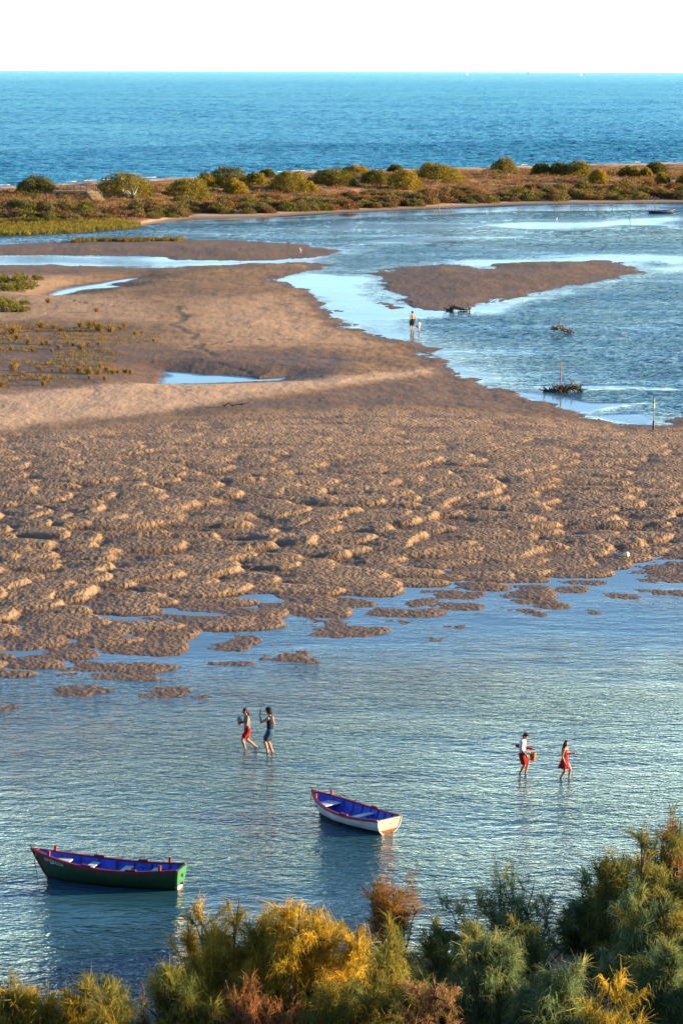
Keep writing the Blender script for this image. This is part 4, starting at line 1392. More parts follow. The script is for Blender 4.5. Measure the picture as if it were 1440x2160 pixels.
def build_boat(name, label, loc, heading, h, mats, thwarts, blocks, pegs, letter=None, transom_text=None, heel=0.0, plates=False, ribs_n=7):
    """local x runs from stern to bow, z = 0 is the water line"""
    root = tag(empty(name, loc), label, 'boat', None)
    root.rotation_euler = (heel, 0, heading)
    NU, NQ = 36, 10
    us = [i / (NU - 1) for i in range(NU)]
    qs = [j / (NQ - 1) for j in range(NQ)]

    def skin(inset, dz, q0=0.0, us_=us):
        vs, fs = [], []
        prof = [-q for q in qs[::-1]] + qs[1:]
        m = len(prof)
        for u in us_:
            for q in prof:
                p = h.pt(u, abs(q), inset)
                vs.append((p.x, math.copysign(p.y, q) if q else 0, p.z + dz))
        for i in range(len(us_) - 1):
            for j in range(m - 1):
                fs.append((i * m + j, i * m + j + 1, (i + 1) * m + j + 1, (i + 1) * m + j))
        return vs, fs, m
    vs, fs, m = skin(0, 0)
    mb = MB(); mb.add(vs, fs); mb.link('hull', mats['hull'], root, True)
    ui = [i / (NU - 1) * .975 + .008 for i in range(NU)]
    vs, fs, m = skin(.035, .012, us_=ui)
    mb = MB(); mb.add(vs, [f[::-1] for f in fs])
    mb.link('lining', mats['inside'], root, True)
    # floor boards
    mb = MB()
    for k in range(-1, 2):
        mb.box((h.L * .42, k * .135, .05), (h.L * .5, .125, .02), bev=.004)
    mb.link('floorboards', mats['inside'], root)
    # transom
    n = len(qs)
    sec = [h.pt(0, q) for q in qs]
    out_ = [(p.x - .045, -p.y - .012, p.z) for p in sec[::-1]] + [(p.x - .045, p.y + .012, p.z) for p in sec[1:]]
    inn = [(x + .075, y, z) for x, y, z in out_]
    crown = lambda pts: [(x, y, z + (.035 * (1 - (y / (h.beam(0) + .02)) ** 2) if False else 0)) for x, y, z in pts]
    k = len(out_)
    mb = MB()
    fc = [tuple(range(k)), tuple(range(2 * k - 1, k - 1, -1))] + [(i, i + k, i + 1 + k, i + 1) for i in range(k - 1)] + [(k - 1, 2 * k - 1, k, 0)]
    mb.add(out_ + inn, fc)
    tr = mb.link('transom', mats['transom'], root)
    if mats.get('edge'):
        mb = MB()
        mb.tube([Vector(p) + Vector((-.008, 0, 0)) for p in out_], .020, 6)
        mb.link('transom_edge', mats['edge'], root)
    # gunwale rails
    for sgn in (1, -1):
        vs, fs = [], []
        for u in us:
            p = h.pt(u, 1.0)
            du = h.pt(min(1, u + .01), 1.0) - h.pt(max(0, u - .01), 1.0)
            nx = Vector((-du.y, du.x, 0)).normalized()
            if nx.y < 0: nx = -nx
            for o, dz in ((.032, -.045), (.032, .028), (-.05, .030), (-.05, -.02)):
                q = p + nx * o
                vs.append((q.x, sgn * max(q.y, .004), q.z + dz))
        for i in range(NU - 1):
            for j in range(4):
                f = (4 * i + j, 4 * i + (j + 1) % 4, 4 * i + 4 + (j + 1) % 4, 4 * i + 4 + j)
                fs.append(f if sgn > 0 else f[::-1])
        fs += [(0, 1, 2, 3), tuple(4 * (NU - 1) + j for j in (3, 2, 1, 0))]
        mb = MB(); mb.add(vs, fs); mb.link('gunwale', mats['rail'], root)
    # stem post along the bow
    mb = MB()
    pts = [h.pt(1.0, q) for q in (0, .15, .35, .6, .85, 1.0)]
    pts = [Vector((p.x + .012, 0, p.z)) for p in pts]
    pts.append(pts[-1] + Vector((.03, 0, .11)))
    mb.tube(pts, [.035, .036, .036, .036, .040, .045, .040], 6)
    mb.link('stem_post', mats['rail'], root)
    if mats.get('stem_edge'):
        mb = MB()
        mb.tube([p + Vector((.036, 0, 0)) for p in pts[1:4]], .014, 6)
        mb.link('stem_band', mats['stem_edge'], root)
    # ribs
    mb_all = []
    for i in range(ribs_n):
        u = .10 + .72 * i / (ribs_n - 1)
        for sgn in (1, -1):
            pl = [h.pt(u, q, .05) for q in (.35, .5, .65, .8, .95)]
            mb = MB(); mb.tube([(p.x, sgn * p.y, p.z + .01) for p in pl], .021, 4)
            mb.link('rib', mats['rib'], root)
    # thwarts
    for u, wd in thwarts:
        z = h.sheer(u) - .15
        uq = h.pt(u, .78, .04)
        mb = MB(); mb.box((uq.x, 0, z), (wd, 2 * h.side(uq.x, z) - .075, .032), bev=.006)
        mb.link('thwart', mats['seat'], root)
        for sgn in (1, -1):
            mb = MB(); mb.box((uq.x, sgn * (h.side(uq.x, z) - .085), z - .055), (wd * .8, .05, .07), bev=.006)
            mb.link('thwart_knee', mats['rib'], root)
    # oar blocks on the rails, each with its thole pin
    for u in blocks:
        for sgn in (1, -1):
            p = h.pt(u, 1.0); d = h.pt(u + .02, 1.0) - h.pt(u - .02, 1.0)
            ang = math.atan2(sgn * d.y, d.x)
            M = Matrix.Rotation(ang, 4, 'Z') @ Matrix.Rotation(-math.atan2(d.z, d.x), 4, 'Y')
            mb = MB(); mb.box((p.x, sgn * (p.y - .008), p.z + .055), (.34, .085, .05), M, .012)
            bl = mb.link('oar_block', mats['rail'], root)
            mb = MB(); mb.tube([(p.x + .08, sgn * (p.y - .008), p.z + .07), (p.x + .08, sgn * (p.y - .008), p.z + .115)], .013, 6)
            mb.link('thole_pin', mats['rail'], bl)
    for u, hh in pegs:
        for sgn in (1, -1):
            p = h.pt(u, 1.0)
            mb = MB()
            mb.box((p.x, sgn * (p.y - .012), p.z + hh / 2), (.075, .065, hh), bev=.012)
            mb.box((p.x, sgn * (p.y - .012), p.z + hh + .012), (.095, .085, .04), bev=.012)
            mb.link('mooring_post', mats['peg'], root)
    if plates:
        for u in (.28, .45, .62):
            for sgn in (1, -1):
                p = h.pt(u, .80, .052)
                mb = MB(); mb.box((p.x, sgn * p.y, p.z), (.20, .012, .025)); mb.box((p.x, sgn * p.y, p.z - .07), (.05, .012, .11)); mb.box((p.x, sgn * p.y, p.z - .135), (.15, .012, .025))
                mb.link('oar_rest', mats['rib'], root)
    # mooring rope at the bow
    p = h.pt(.965, 1.0)
    mb = MB()
    mb.tube([(p.x - .10, .0, p.z + .05), (p.x - .02, .05, p.z + .03), (p.x - .03, p.y + .05, p.z - .03), (p.x + .03, p.y + .06, p.z - .3), (p.x - .02, .06, .02), (p.x - .05, .10, -.2)], .013, 5)
    mb.link('mooring_rope', mats['rope'], root)
    return root


def lettering(text, size, mat, parent, name, place):
    """letters as a thin mesh; place(x, y) gives the point and so bends them onto the planks"""
    cu = bpy.data.curves.new('lettering', 'FONT')
    cu.body = text; cu.size = size; cu.resolution_u = 3
    cu.shear = .18
    o = bpy.data.objects.new('lettering_curve', cu); C.objects.link(o)
    bpy.context.view_layer.update()
    dg = bpy.context.evaluated_depsgraph_get()
    me = bpy.data.meshes.new_from_object(o.evaluated_get(dg))
    bpy.data.objects.remove(o)
    for v in me.vertices:
        v.co = place(v.co.x, v.co.y)
    me.materials.clear()
    return link(name, me, mat, parent)


RED = paint('red_rail_paint', (0.135, 0.005, 0.020), 0.6, .3, 9, .2)
ORED = paint('orange_red_paint', (0.20, 0.014, 0.010), 0.6, .25, 9, .2)
BLUE = paint('blue_inside_paint', (0.012, 0.075, 0.52), 0.5, .25, 5, .2)
DBLUE = paint('dark_blue_paint', (0.012, 0.030, 0.16), 0.6, .3, 9, .2)
LBLUE = paint('pale_blue_paint', (0.42, 0.60, 0.66), 0.55, .12, 6, .2, (0.30, 0.36, 0.36), .25)
ROPE = paint('old_rope', (0.36, 0.28, 0.18), 0.9, .3, 30, .4)
WHITE = paint('white_paint', (0.58, 0.58, 0.55), 0.5, .08, 6, .2)
LETTER = paint('letter_paint', (0.55, 0.66, 0.62), 0.5, .08, 6, .1)
DARKL = paint('dark_letter_paint', (0.16, 0.14, 0.11), 0.6, .1, 6, .1)


def place_boat(stern_px, bow_px):
    a, b = P(*stern_px), P(*bow_px)
    return a, math.atan2(b.y - a.y, b.x - a.x), (b - a).length


# green boat
a, hd, wl = place_boat((376, 1875), (103, 1851))
hg = Hull(wl + .52, 1.20, tr=.66, zs=(.67, .55, .86), rake=.55, draft=.13)
GM = dict(hull=hull_paint('green_hull_paint', (0.008, 0.050, 0.017), (0.016, 0.010, 0.010), .085), inside=BLUE, rail=RED, peg=ORED, seat=LBLUE, rib=DBLUE,
          transom=hull_paint('green_transom_paint', (0.018, 0.13, 0.040), (0.34, 0.31, 0.25), .16), edge=None, stem_edge=WHITE, rope=ROPE)
gb = build_boat('rowing_boat', 'dark green rowing boat with blue inside and red rails, pointing left', a, hd, hg, GM,
                [(.17, .26), (.37, .26), (.60, .26), (.80, .5)], [.28, .58], [(.10, .16), (.86, .14)], plates=True)
# white name on the near bow and the small red emblem beneath it
def on_side(x0, z0, slope):
    def f(x, y):
        X, Z = x0 - x * .97, z0 - slope * x + y
        return Vector((X, hg.side(X, Z) + .008, Z))
    return f
lettering('ESMERALDA', .135, LETTER, gb, 'name_lettering', on_side(hg.L * .90, .60, .13))
mb = MB()
X0, Z0 = hg.L * .89, .47
vs = []
for k in range(10):
    r = .085 if k % 2 == 0 else .035
    t = math.pi / 2 + k * math.pi / 5
    vs.append((X0 + r * math.cos(t), hg.side(X0 + r * math.cos(t), Z0 + r * math.sin(t)) + .009, Z0 + r * math.sin(t)))
mb.add(vs + [(X0, hg.side(X0, Z0) + .010, Z0)], [(k, (k + 1) % 10, 10) for k in range(10)])
mb.link('star_emblem', ORED, gb)
# rudder fittings on its transom
for zz in (.18, .42):
    mb = MB(); mb.box((-.115, 0, zz), (.06, .07, .05), bev=.01); mb.box((-.15, 0, zz + .02), (.03, .05, .1), bev=.006)
    mb.link('rudder_hinge', DBLUE, gb)

# white boat
a, hd, wl = place_boat((815, 1757), (676, 1714))
hw = Hull(wl + .42, 1.36, tr=.72, zs=(.50, .41, .66), rake=.45, draft=.13)
WM = dict(hull=hull_paint('white_hull_paint', (0.52, 0.56, 0.55), (0.030, 0.022, 0.030), .135), inside=BLUE, rail=RED, peg=ORED, seat=LBLUE, rib=DBLUE,
          transom=hull_paint('white_transom_paint', (0.36, 0.34, 0.295), (0.10, 0.036, 0.013), .15), edge=WHITE, stem_edge=None, rope=ROPE)
wb = build_boat('rowing_boat', 'white rowing boat with blue inside and dark red rails, moored beyond the green one', a, hd, hw, WM,
                [(.38, .22), (.80, .5)], [.36], [(.84, .15)], ribs_n=8)
# faded writing and a swallow shaped mark on the white stern
def on_stern(y0, z0, mir=-1):
    return lambda x, y: Vector((hw.pt(0, .8).x - .062 - .02 * 0, y0 + mir * x, z0 + y))
lettering('OLINDA', .075, DARKL, wb, 'stern_lettering', on_stern(-.08, .425))
mb = MB()
pl = hw.pt(0, .8).x - .062
mb.add([(pl, -.02, .35), (pl, -.10, .325), (pl, -.17, .295), (pl, -.11, .302), (pl, -.06, .312)], [(0, 1, 4), (1, 3, 4), (1, 2, 3)])
mb.link('bird_mark', DARKL, wb)

# small dark boat far off by the dune
q = P(1380, 450.5)
hs = Hull(4.6, 1.7, tr=.7, zs=(.52, .42, .75), rake=.4, draft=.1)
SM = dict(hull=hull_paint('navy_hull_paint', (0.012, 0.030, 0.085), (0.02, 0.02, 0.02), .05), inside=DBLUE, rail=DBLUE, peg=DBLUE, seat=DBLUE, rib=DBLUE, transom=DBLUE, edge=None, stem_edge=None, rope=ROPE)
build_boat('rowing_boat', 'tiny dark blue boat moored far off near the dune shore at the right', (q.x - .9, q.y, 0), math.radians(12), hs, SM, [(.35, .25), (.62, .25)], [.4], [], ribs_n=4)


# sails and a ship on the horizon
def sail_boat(px, dist, L, label, hullc, seed):
    root = tag(empty('sailing_boat', ((px - 720) / FOC / _cp * dist, dist, 0), math.radians(55)), label, 'sailing boat')
    k = L / 10
    mb = MB()
    vs, fs = [], []
    for x, w_, z in ((-5, .6, 1.2), (-3, 1.4, 1.1), (0, 1.7, 1.1), (3, 1.1, 1.3), (5.2, .05, 1.6)):
        vs += [(x * k, -w_ * k, z * k), (x * k, w_ * k, z * k), (x * .9 * k, 0, -.5 * k)]
    for i in range(4):
        b = 3 * i
        fs += [(b, b + 3, b + 4, b + 1), (b + 1, b + 4, b + 5, b + 2), (b + 2, b + 5, b + 3, b)]
    fs += [(0, 1, 2), (12, 14, 13)]
    mb.add(vs, fs); mb.link('hull', hullc, root)
    mb = MB(); mb.tube([(.5 * k, 0, 0), (.5 * k, 0, 13 * k)], .12 * k, 6); mb.link('mast', WHITE, root)
    mb = MB(); mb.add([(.3 * k, 0, 2 * k), (-4.4 * k, .5 * k, 2.2 * k), (-2 * k, .6 * k, 6.5 * k), (.3 * k, 0, 12.4 * k), (.3 * k, .05 * k, 2 * k), (-4.4 * k, .56 * k, 2.2 * k), (-2 * k, .68 * k, 6.5 * k), (.3 * k, .05 * k, 12.4 * k)],
                      [(0, 1, 2, 3), (7, 6, 5, 4), (0, 4, 5, 1), (1, 5, 6, 2), (2, 6, 7, 3)]); mb.link('mainsail', WHITE, root)
    mb = MB(); mb.add([(.8 * k, 0, 2 * k), (5 * k, 0, 2 * k), (.8 * k, 0, 11 * k), (.8 * k, .07 * k, 2 * k), (5 * k, .07 * k, 2 * k), (.8 * k, .07 * k, 11 * k)], [(0, 1, 2), (5, 4, 3), (0, 3, 4, 1), (1, 4, 5, 2)]); mb.link('jib', WHITE, root)


sail_boat(976, 17500, 13, 'white sail speck near the horizon, left of the two', WHITE, 1)
sail_boat(1210, 15500, 14, 'white sail speck near the horizon, farther right of the two', WHITE, 2)
def ship(px, dist):
    root = tag(empty('ship', ((px - 720) / FOC / _cp * dist, dist, 0)), 'dark ship speck right on the horizon between the two white sails', 'ship')
    g = paint('dark_ship_paint', (0.10, 0.09, 0.10), .6, .2, 1)
    mb = MB(); mb.add([(-14, -3, 4), (12, -3, 4), (17, 0, 5), (12, 3, 4), (-14, 3, 4), (-13, -2, -1), (11, -2, -1), (14, 0, -1), (11, 2, -1), (-13, 2, -1)],
                      [(0, 1, 2, 3, 4), (9, 8, 7, 6, 5), (0, 5, 6, 1), (1, 6, 7, 2), (2, 7, 8, 3), (3, 8, 9, 4), (4, 9, 5, 0)]); mb.link('hull', g, root)
    mb = MB(); mb.box((-7, 0, 9), (9, 5, 10), bev=.4); mb.box((-6, 0, 15.5), (6, 4.5, 3), bev=.3); mb.link('bridge', g, root)
    mb = MB(); mb.tube([(-8, 0, 14), (-8, 0, 25)], .5, 6); mb.tube([(6, 0, 4), (6, 0, 18)], .4, 6); mb.link('mast', g, root)
ship(1101, 33000)

# ================================================================== PEOPLE
def capsule(bm, p0, r0, p1, r1, side=None, wide=1.0, seg=12):
    """closed capsule; 'side' and 'wide' widen it along one direction"""
    p0, p1 = Vector(p0), Vector(p1)
    ax = p1 - p0
    L = ax.length
    z = ax.normalized() if L > 1e-6 else Vector((0, 0, 1))
    x = Vector(side) if side is not None else (Vector((0, 1, 0)) if abs(z.y) < .9 else Vector((1, 0, 0)))
    x = (x - z * x.dot(z)).normalized()
    y = z.cross(x)
    rings = []
    for k in range(1, 5):
        t = -math.pi / 2 + math.pi / 2 * k / 4
        rings.append((p0 + z * math.sin(t) * r0, r0 * math.cos(t)))
    for k in range(0, 4):
        t = math.pi / 2 * k / 4
        rings.append((p1 + z * math.sin(t) * r1, r1 * math.cos(t)))
    vs = [bm.verts.new(p0 - z * r0)]
    R = []
    for c, r in rings:
        R.append([bm.verts.new(c + (x * math.cos(2 * math.pi * i / seg) * wide + y * math.sin(2 * math.pi * i / seg)) * r) for i in range(seg)])
    top = bm.verts.new(p1 + z * r1)
    for i in range(seg):
        j = (i + 1) % seg
        bm.faces.new((vs[0], R[0][j], R[0][i]))
        for a, b in zip(R[:-1], R[1:]):
            bm.faces.new((a[i], a[j], b[j], b[i]))
        bm.faces.new((R[-1][i], R[-1][j], top))


def ellipsoid(bm, c, r, M=None):
    T = Matrix.Translation(c) @ (M or Matrix.Identity(4)) @ Matrix.Diagonal((*r, 1))
    bmesh.ops.create_uvsphere(bm, u_segments=14, v_segments=9, radius=1, matrix=T)


def fuse(bm, name, voxel, smooth=2):
    """one continuous surface from overlapping closed pieces"""
    me = bpy.data.meshes.new('raw'); bm.to_mesh(me); bm.free()
    o = bpy.data.objects.new('raw', me); C.objects.link(o)
    m = o.modifiers.new('r', 'REMESH'); m.mode = 'VOXEL'; m.voxel_size = voxel; m.use_smooth_shade = True
    if smooth:
        s = o.modifiers.new('s', 'SMOOTH'); s.iterations = smooth; s.factor = .5
    bpy.context.view_layer.update()
    out = bpy.data.meshes.new_from_object(o.evaluated_get(bpy.context.evaluated_depsgraph_get()))
    out.name = name
    bpy.data.objects.remove(o); bpy.data.meshes.remove(me)
    out.polygons.foreach_set('use_smooth', [True] * len(out.polygons))
    return out


def ik(a, b, l1, l2, hint):
    """joint between a and b for two bones, bent towards hint"""
    d = b - a
    L = min(d.length, (l1 + l2) * .999)
    u = d.normalized()
    b = a + u * L
    x = (l1 * l1 - l2 * l2 + L * L) / (2 * L)
    h = math.sqrt(max(0, l1 * l1 - x * x))
    n = Vector(hint); n = (n - u * n.dot(u)).normalized()
    return a + u * x + n * h, b


def skin_mat(name, col):
    m, t, out = newmat(name)
    b = N(t, 'BsdfPrincipled', i_Roughness=.55)
    tc = N(t, 'TexCoord'); n = N(t, 'TexNoise', i_Scale=14.0, i_Detail=4.0)
    t.links.new(tc.outputs['Object'], n.inputs[0])
    c = ramp(t, n.outputs[0], [(.35, tuple(v * .85 for v in col)), (.65, tuple(v * 1.12 for v in col))])
    t.links.new(c, b.inputs['Base Color'])
    b.inputs['Subsurface Weight'].default_value = .0
    t.links.new(b.outputs[0], out.inputs[0])
    return m


SKIN = skin_mat('tanned_skin', (0.27, 0.125, 0.065))
SKIN2 = skin_mat('light_skin', (0.50, 0.28, 0.18))
LIPS = paint('lips', (0.32, 0.09, 0.07), .5, .1, 20, 0)
EYEW = paint('eye_white', (0.7, 0.68, 0.64), .3, .05, 20, 0)
EYED = paint('dark_eye', (0.02, 0.012, 0.01), .3, .1, 20, 0)
HAIR = paint('dark_hair', (0.012, 0.007, 0.005), .7, .4, 40, .6, stretch=(1, 1, .2), spec=.12)
HAIRB = paint('brown_hair', (0.026, 0.011, 0.006), .7, .4, 40, .6, stretch=(1, 1, .2), spec=.12)


def cloth(name, col): return paint(name, col, .95, .18, 22, .35, spec=.08)


def person(label, px, py, z, S_, face, pose, hair, clothes, skin=SKIN, group='people wading in the shallow water'):
    """faces along 'face' (radians from +X); local frame: x forward, y left, z up"""
    p = P(px, py)
    root = tag(empty('person', (p.x, p.y, z), face), label, 'person', group)
    u = S_
    lean = pose.get('lean', 0.0)
    hipz = pose.get('hip', .525) * u
    hipc = Vector((0, 0, hipz))
    ld = Vector((math.sin(lean), 0, math.cos(lean)))
    chest = hipc + ld * .20 * u
    shc = hipc + ld * .290 * u
    neck = shc + (ld + Vector((.15, 0, 0))).normalized() * .030 * u
    nod, turn = pose.get('nod', 0.0), pose.get('turn', 0.0)
    HM = Matrix.Rotation(turn, 4, 'Z') @ Matrix.Rotation(nod, 4, 'Y')
    hb = neck + ld * .035 * u
    head = hb + HM @ Vector((.018 * u, 0, .062 * u))
    fem = pose.get('fem', False)
    hw_, sw = (.052 * u, (.094 if fem else .108) * u)
    side = Vector((0, 1, 0))
    bm = bmesh.new()
    # trunk
    capsule(bm, hipc - Vector((0, 0, .012 * u)), .058 * u, hipc + ld * .07 * u, .052 * u, side, 1.45)
    capsule(bm, hipc + ld * .07 * u, .050 * u, chest, .055 * u, side, 1.35 if fem else 1.45)
    capsule(bm, chest, .057 * u, shc - ld * .02 * u, .050 * u, side, 1.5)
    capsule(bm, shc + side * sw * .75 - ld * .008 * u, .034 * u, shc - side * sw * .75 - ld * .008 * u, .034 * u)
    capsule(bm, shc, .034 * u, hb + Vector((.008 * u, 0, .01 * u)), .029 * u)
    if fem:
        for s in (1, -1): ellipsoid(bm, chest + Vector((.042 * u, s * .035 * u, .01 * u)), (.030 * u,) * 3)
    # head
    ellipsoid(bm, head, (.052 * u, .043 * u, .066 * u), HM)
    ellipsoid(bm, head + HM @ Vector((-.012 * u, 0, .014 * u)), (.050 * u, .046 * u, .052 * u), HM)
    ellipsoid(bm, head + HM @ Vector((.020 * u, 0, -.042 * u)), (.028 * u, .028 * u, .024 * u), HM)
    capsule(bm, head + HM @ Vector((.049 * u, 0, .006 * u)), .006 * u, head + HM @ Vector((.058 * u, 0, -.016 * u)), .0085 * u)
    for s in (1, -1):
        ellipsoid(bm, head + HM @ Vector((-.004 * u, s * .045 * u, -.004 * u)), (.012 * u, .006 * u, .018 * u), HM)
        capsule(bm, head + HM @ Vector((.046 * u, s * .007 * u, -.031 * u)), .0055 * u, head + HM @ Vector((.041 * u, s * .016 * u, -.030 * u)), .0045 * u)
    # legs
    legs = {}
    for s, k in ((1, 'L'), (-1, 'R')):
        hj = hipc + side * s * hw_ - Vector((0, 0, .02 * u))
        fx, fy, fz = pose.get('foot' + k, (0, 0, 0))
        ank = Vector((fx * u, s * hw_ * .9 + fy * u, .045 * u + fz * u))
        kn, ank = ik(hj, ank, .245 * u, .246 * u, pose.get('knee' + k, (1, 0, 0)))
        capsule(bm, hj, .052 * u, hj.lerp(kn, .45), .047 * u); capsule(bm, hj.lerp(kn, .45), .047 * u, kn, .033 * u)
        capsule(bm, kn, .033 * u, kn.lerp(ank, .35) - Vector((.006 * u, 0, 0)), .034 * u); capsule(bm, kn.lerp(ank, .35) - Vector((.006 * u, 0, 0)), .034 * u, ank, .021 * u)
        pitch = pose.get('pitch' + k, 0.0)
        fd = Vector((math.cos(pitch), s * .12, -math.sin(pitch))).normalized()
        fu = Vector((math.sin(pitch), 0, math.cos(pitch)))
        heel = ank - fd * .020 * u - fu * .024 * u
        capsule(bm, ank, .021 * u, heel, .020 * u)
        ball = ank + fd * .085 * u - fu * .030 * u
        capsule(bm, heel, .020 * u, ball, .016 * u, side, 1.35)
        capsule(bm, ank, .020 * u, ball, .015 * u, side, 1.2)
        for q in range(5):
            o = side * (q - 2) * .0088 * u
            capsule(bm, ball + o, .0085 * u, ball + o + fd * (.038 - .004 * abs(q - (0 if s < 0 else 4)) * .8) * u, .006 * u, seg=8)
        legs[k] = (hj, kn, ank)
    # arms and hands
    arms = {}
    for s, k in ((1, 'L'), (-1, 'R')):
        sj = shc + side * s * sw - ld * .012 * u
        hx, hy, hz = pose.get('hand' + k, (.03, .05, -.33))
        wr = sj + Vector((hx * u, s * hy * u, hz * u))
        el, wr = ik(sj, wr, .172 * u, .150 * u, pose.get('elbow' + k, (-1, s * .4, 0)))
        capsule(bm, sj, .033 * u, sj.lerp(el, .5), .028 * u); capsule(bm, sj.lerp(el, .5), .028 * u, el, .023 * u)
        capsule(bm, el, .024 * u, el.lerp(wr, .3), .025 * u); capsule(bm, el.lerp(wr, .3), .025 * u, wr, .0155 * u)
        hd_ = Vector(pose['dir' + k]).normalized() if 'dir' + k in pose else (wr - el).normalized()
        pn = Vector(pose.get('palm' + k, (0, -s, 0)))                 # the way the palm looks
        pn = (pn - hd_ * pn.dot(hd_)).normalized()
        ac = hd_.cross(pn) * (1 if s > 0 else -1)                      # towards the thumb
        pc = wr + hd_ * .050 * u
        capsule(bm, wr + hd_ * .008 * u, .0145 * u, pc, .0150 * u, ac, 1.65)
        curl = pose.get('curl' + k, .45)
        for q in range(4):
            o = ac * (1.5 - q) * .0118 * u
            b0 = pc + o
            ln = (.040, .045, .042, .033)[q] * u
            d_ = hd_; pp = b0
            for seg_ in range(3):
                a_ = curl * (seg_ + .6)
                d_ = (hd_ * math.cos(a_) + pn * math.sin(a_)).normalized()
                nx = pp + d_ * ln * (.46, .32, .25)[seg_]
                capsule(bm, pp, (.0062, .0058, .0053)[seg_] * u, nx, (.0058, .0053, .0046)[seg_] * u, seg=8)
                pp = nx
        t0 = wr + hd_ * .018 * u + ac * .016 * u
        t1 = t0 + (hd_ * .6 + ac * .75 + pn * .35).normalized() * .032 * u
        t2 = t1 + (hd_ * .85 + ac * .25 + pn * (.3 + curl * .5)).normalized() * .026 * u
        capsule(bm, t0, .0085 * u, t1, .0068 * u, seg=8); capsule(bm, t1, .0066 * u, t2, .0054 * u, seg=8)
        arms[k] = (sj, el, wr, pc, hd_)
    me = fuse(bm, 'body', .0047 * u)
    body = link('body', me, [skin, LIPS], root)
    lp = head + HM @ Vector((.048 * u, 0, -.031 * u))
    cs = np.empty(len(me.polygons) * 3, np.float32); me.polygons.foreach_get('center', cs); cs = cs.reshape(-1, 3)
    mi = np.zeros(len(cs), np.int32)
    dl = (cs - np.array(lp)) / np.array([.012 * u, .018 * u, .006 * u])
    mi[(dl * dl).sum(1) < 1] = 1
    me.polygons.foreach_set('material_index', mi)
    for s in (1, -1):
        mb = MB(); c_ = head + HM @ Vector((.0445 * u, s * .0175 * u, .004 * u))
        mb.lathe([(0, -.0078 * u), (.0055 * u, -.0055 * u), (.0078 * u, 0), (.0055 * u, .0055 * u), (0, .0078 * u)], c_, 10)
        ey = mb.link('eye', EYEW, root, True)
        mb = MB(); mb.lathe([(0, -.004 * u), (.003 * u, -.0028 * u), (.004 * u, 0), (.003 * u, .0028 * u), (0, .004 * u)], c_ + HM @ Vector((.0053 * u, 0, 0)), 8)
        mb.link('iris', EYED, ey, True)
        mb = MB(); mb.tube([head + HM @ Vector((.050 * u, s * .009 * u, .0175 * u)), head + HM @ Vector((.0485 * u, s * .019 * u, .0195 * u)), head + HM @ Vector((.043 * u, s * .029 * u, .016 * u))], .0028 * u, 5)
        mb.link('eyebrow', HAIR, root)
    R = dict(u=u, hip=hipc, ld=ld, chest=chest, sh=shc, head=head, HM=HM, legs=legs, arms=arms, side=side, sw=sw, root=root, neck=hb)
    hair(R)
    for c in clothes: c(R)
    return R


def hair_cap(kind, mat):
    def f(R):
        u, h, HM = R['u'], R['head'], R['HM']
        L = lambda x, y, z: h + HM @ Vector((x * u, y * u, z * u))
        bm = bmesh.new()
        if kind == 'short':
            ellipsoid(bm, L(-.012, 0, .024), (.054 * u, .051 * u, .052 * u), HM)
            ellipsoid(bm, L(.022, 0, .048), (.034 * u, .040 * u, .022 * u), HM)
            ellipsoid(bm, L(-.03, 0, -.008), (.034 * u, .044 * u, .040 * u), HM)
        elif kind == 'bushy':
            for x, y, z, r in ((-.01, 0, .035, .058), (-.035, .02, .015, .052), (-.035, -.02, .015, .052), (.01, .025, .042, .042), (.01, -.025, .042, .042),
                               (-.045, 0, -.02, .045), (-.028, .035, -.02, .036), (-.028, -.035, -.02, .036), (-.045, .01, -.048, .034), (-.04, -.02, -.045, .034)):
                ellipsoid(bm, L(x, y, z), (r * u,) * 3)
        else:
            ellipsoid(bm, L(-.012, 0, .022), (.055 * u, .051 * u, .053 * u), HM)
            ellipsoid(bm, L(-.03, 0, -.01), (.038 * u, .046 * u, .045 * u), HM)
            b = L(-.052, 0, -.03)
            if kind == 'tail':
                capsule(bm, L(-.05, 0, .0), .030 * u, b + Vector((-.03 * u, 0, -.05 * u)), .033 * u)
                capsule(bm, b + Vector((-.03 * u, 0, -.05 * u)), .033 * u, b + Vector((-.035 * u, 0, -.14 * u)), .026 * u)
                capsule(bm, b + Vector((-.035 * u, 0, -.14 * u)), .026 * u, b + Vector((-.02 * u, 0, -.20 * u)), .008 * u)
            else:                                                        # long loose hair down the back
                for y in (-.035, -.012, .012, .035):
                    q0 = L(-.035, y, -.02)
                    q1 = q0 + Vector((-.028 * u, y * .3 * u, -.11 * u)); q2 = q1 + Vector((-.025 * u, y * .2 * u, -.13 * u))
                    capsule(bm, q0, .024 * u, q1, .024 * u); capsule(bm, q1, .024 * u, q2, .008 * u)
                for s in (1, -1):
                    capsule(bm, L(-.005, s * .043, .02), .014 * u, L(-.015, s * .05, -.07), .012 * u)
        link('hair', fuse(bm, 'hair', .006 * u, 1), mat, R['root'])
    return f


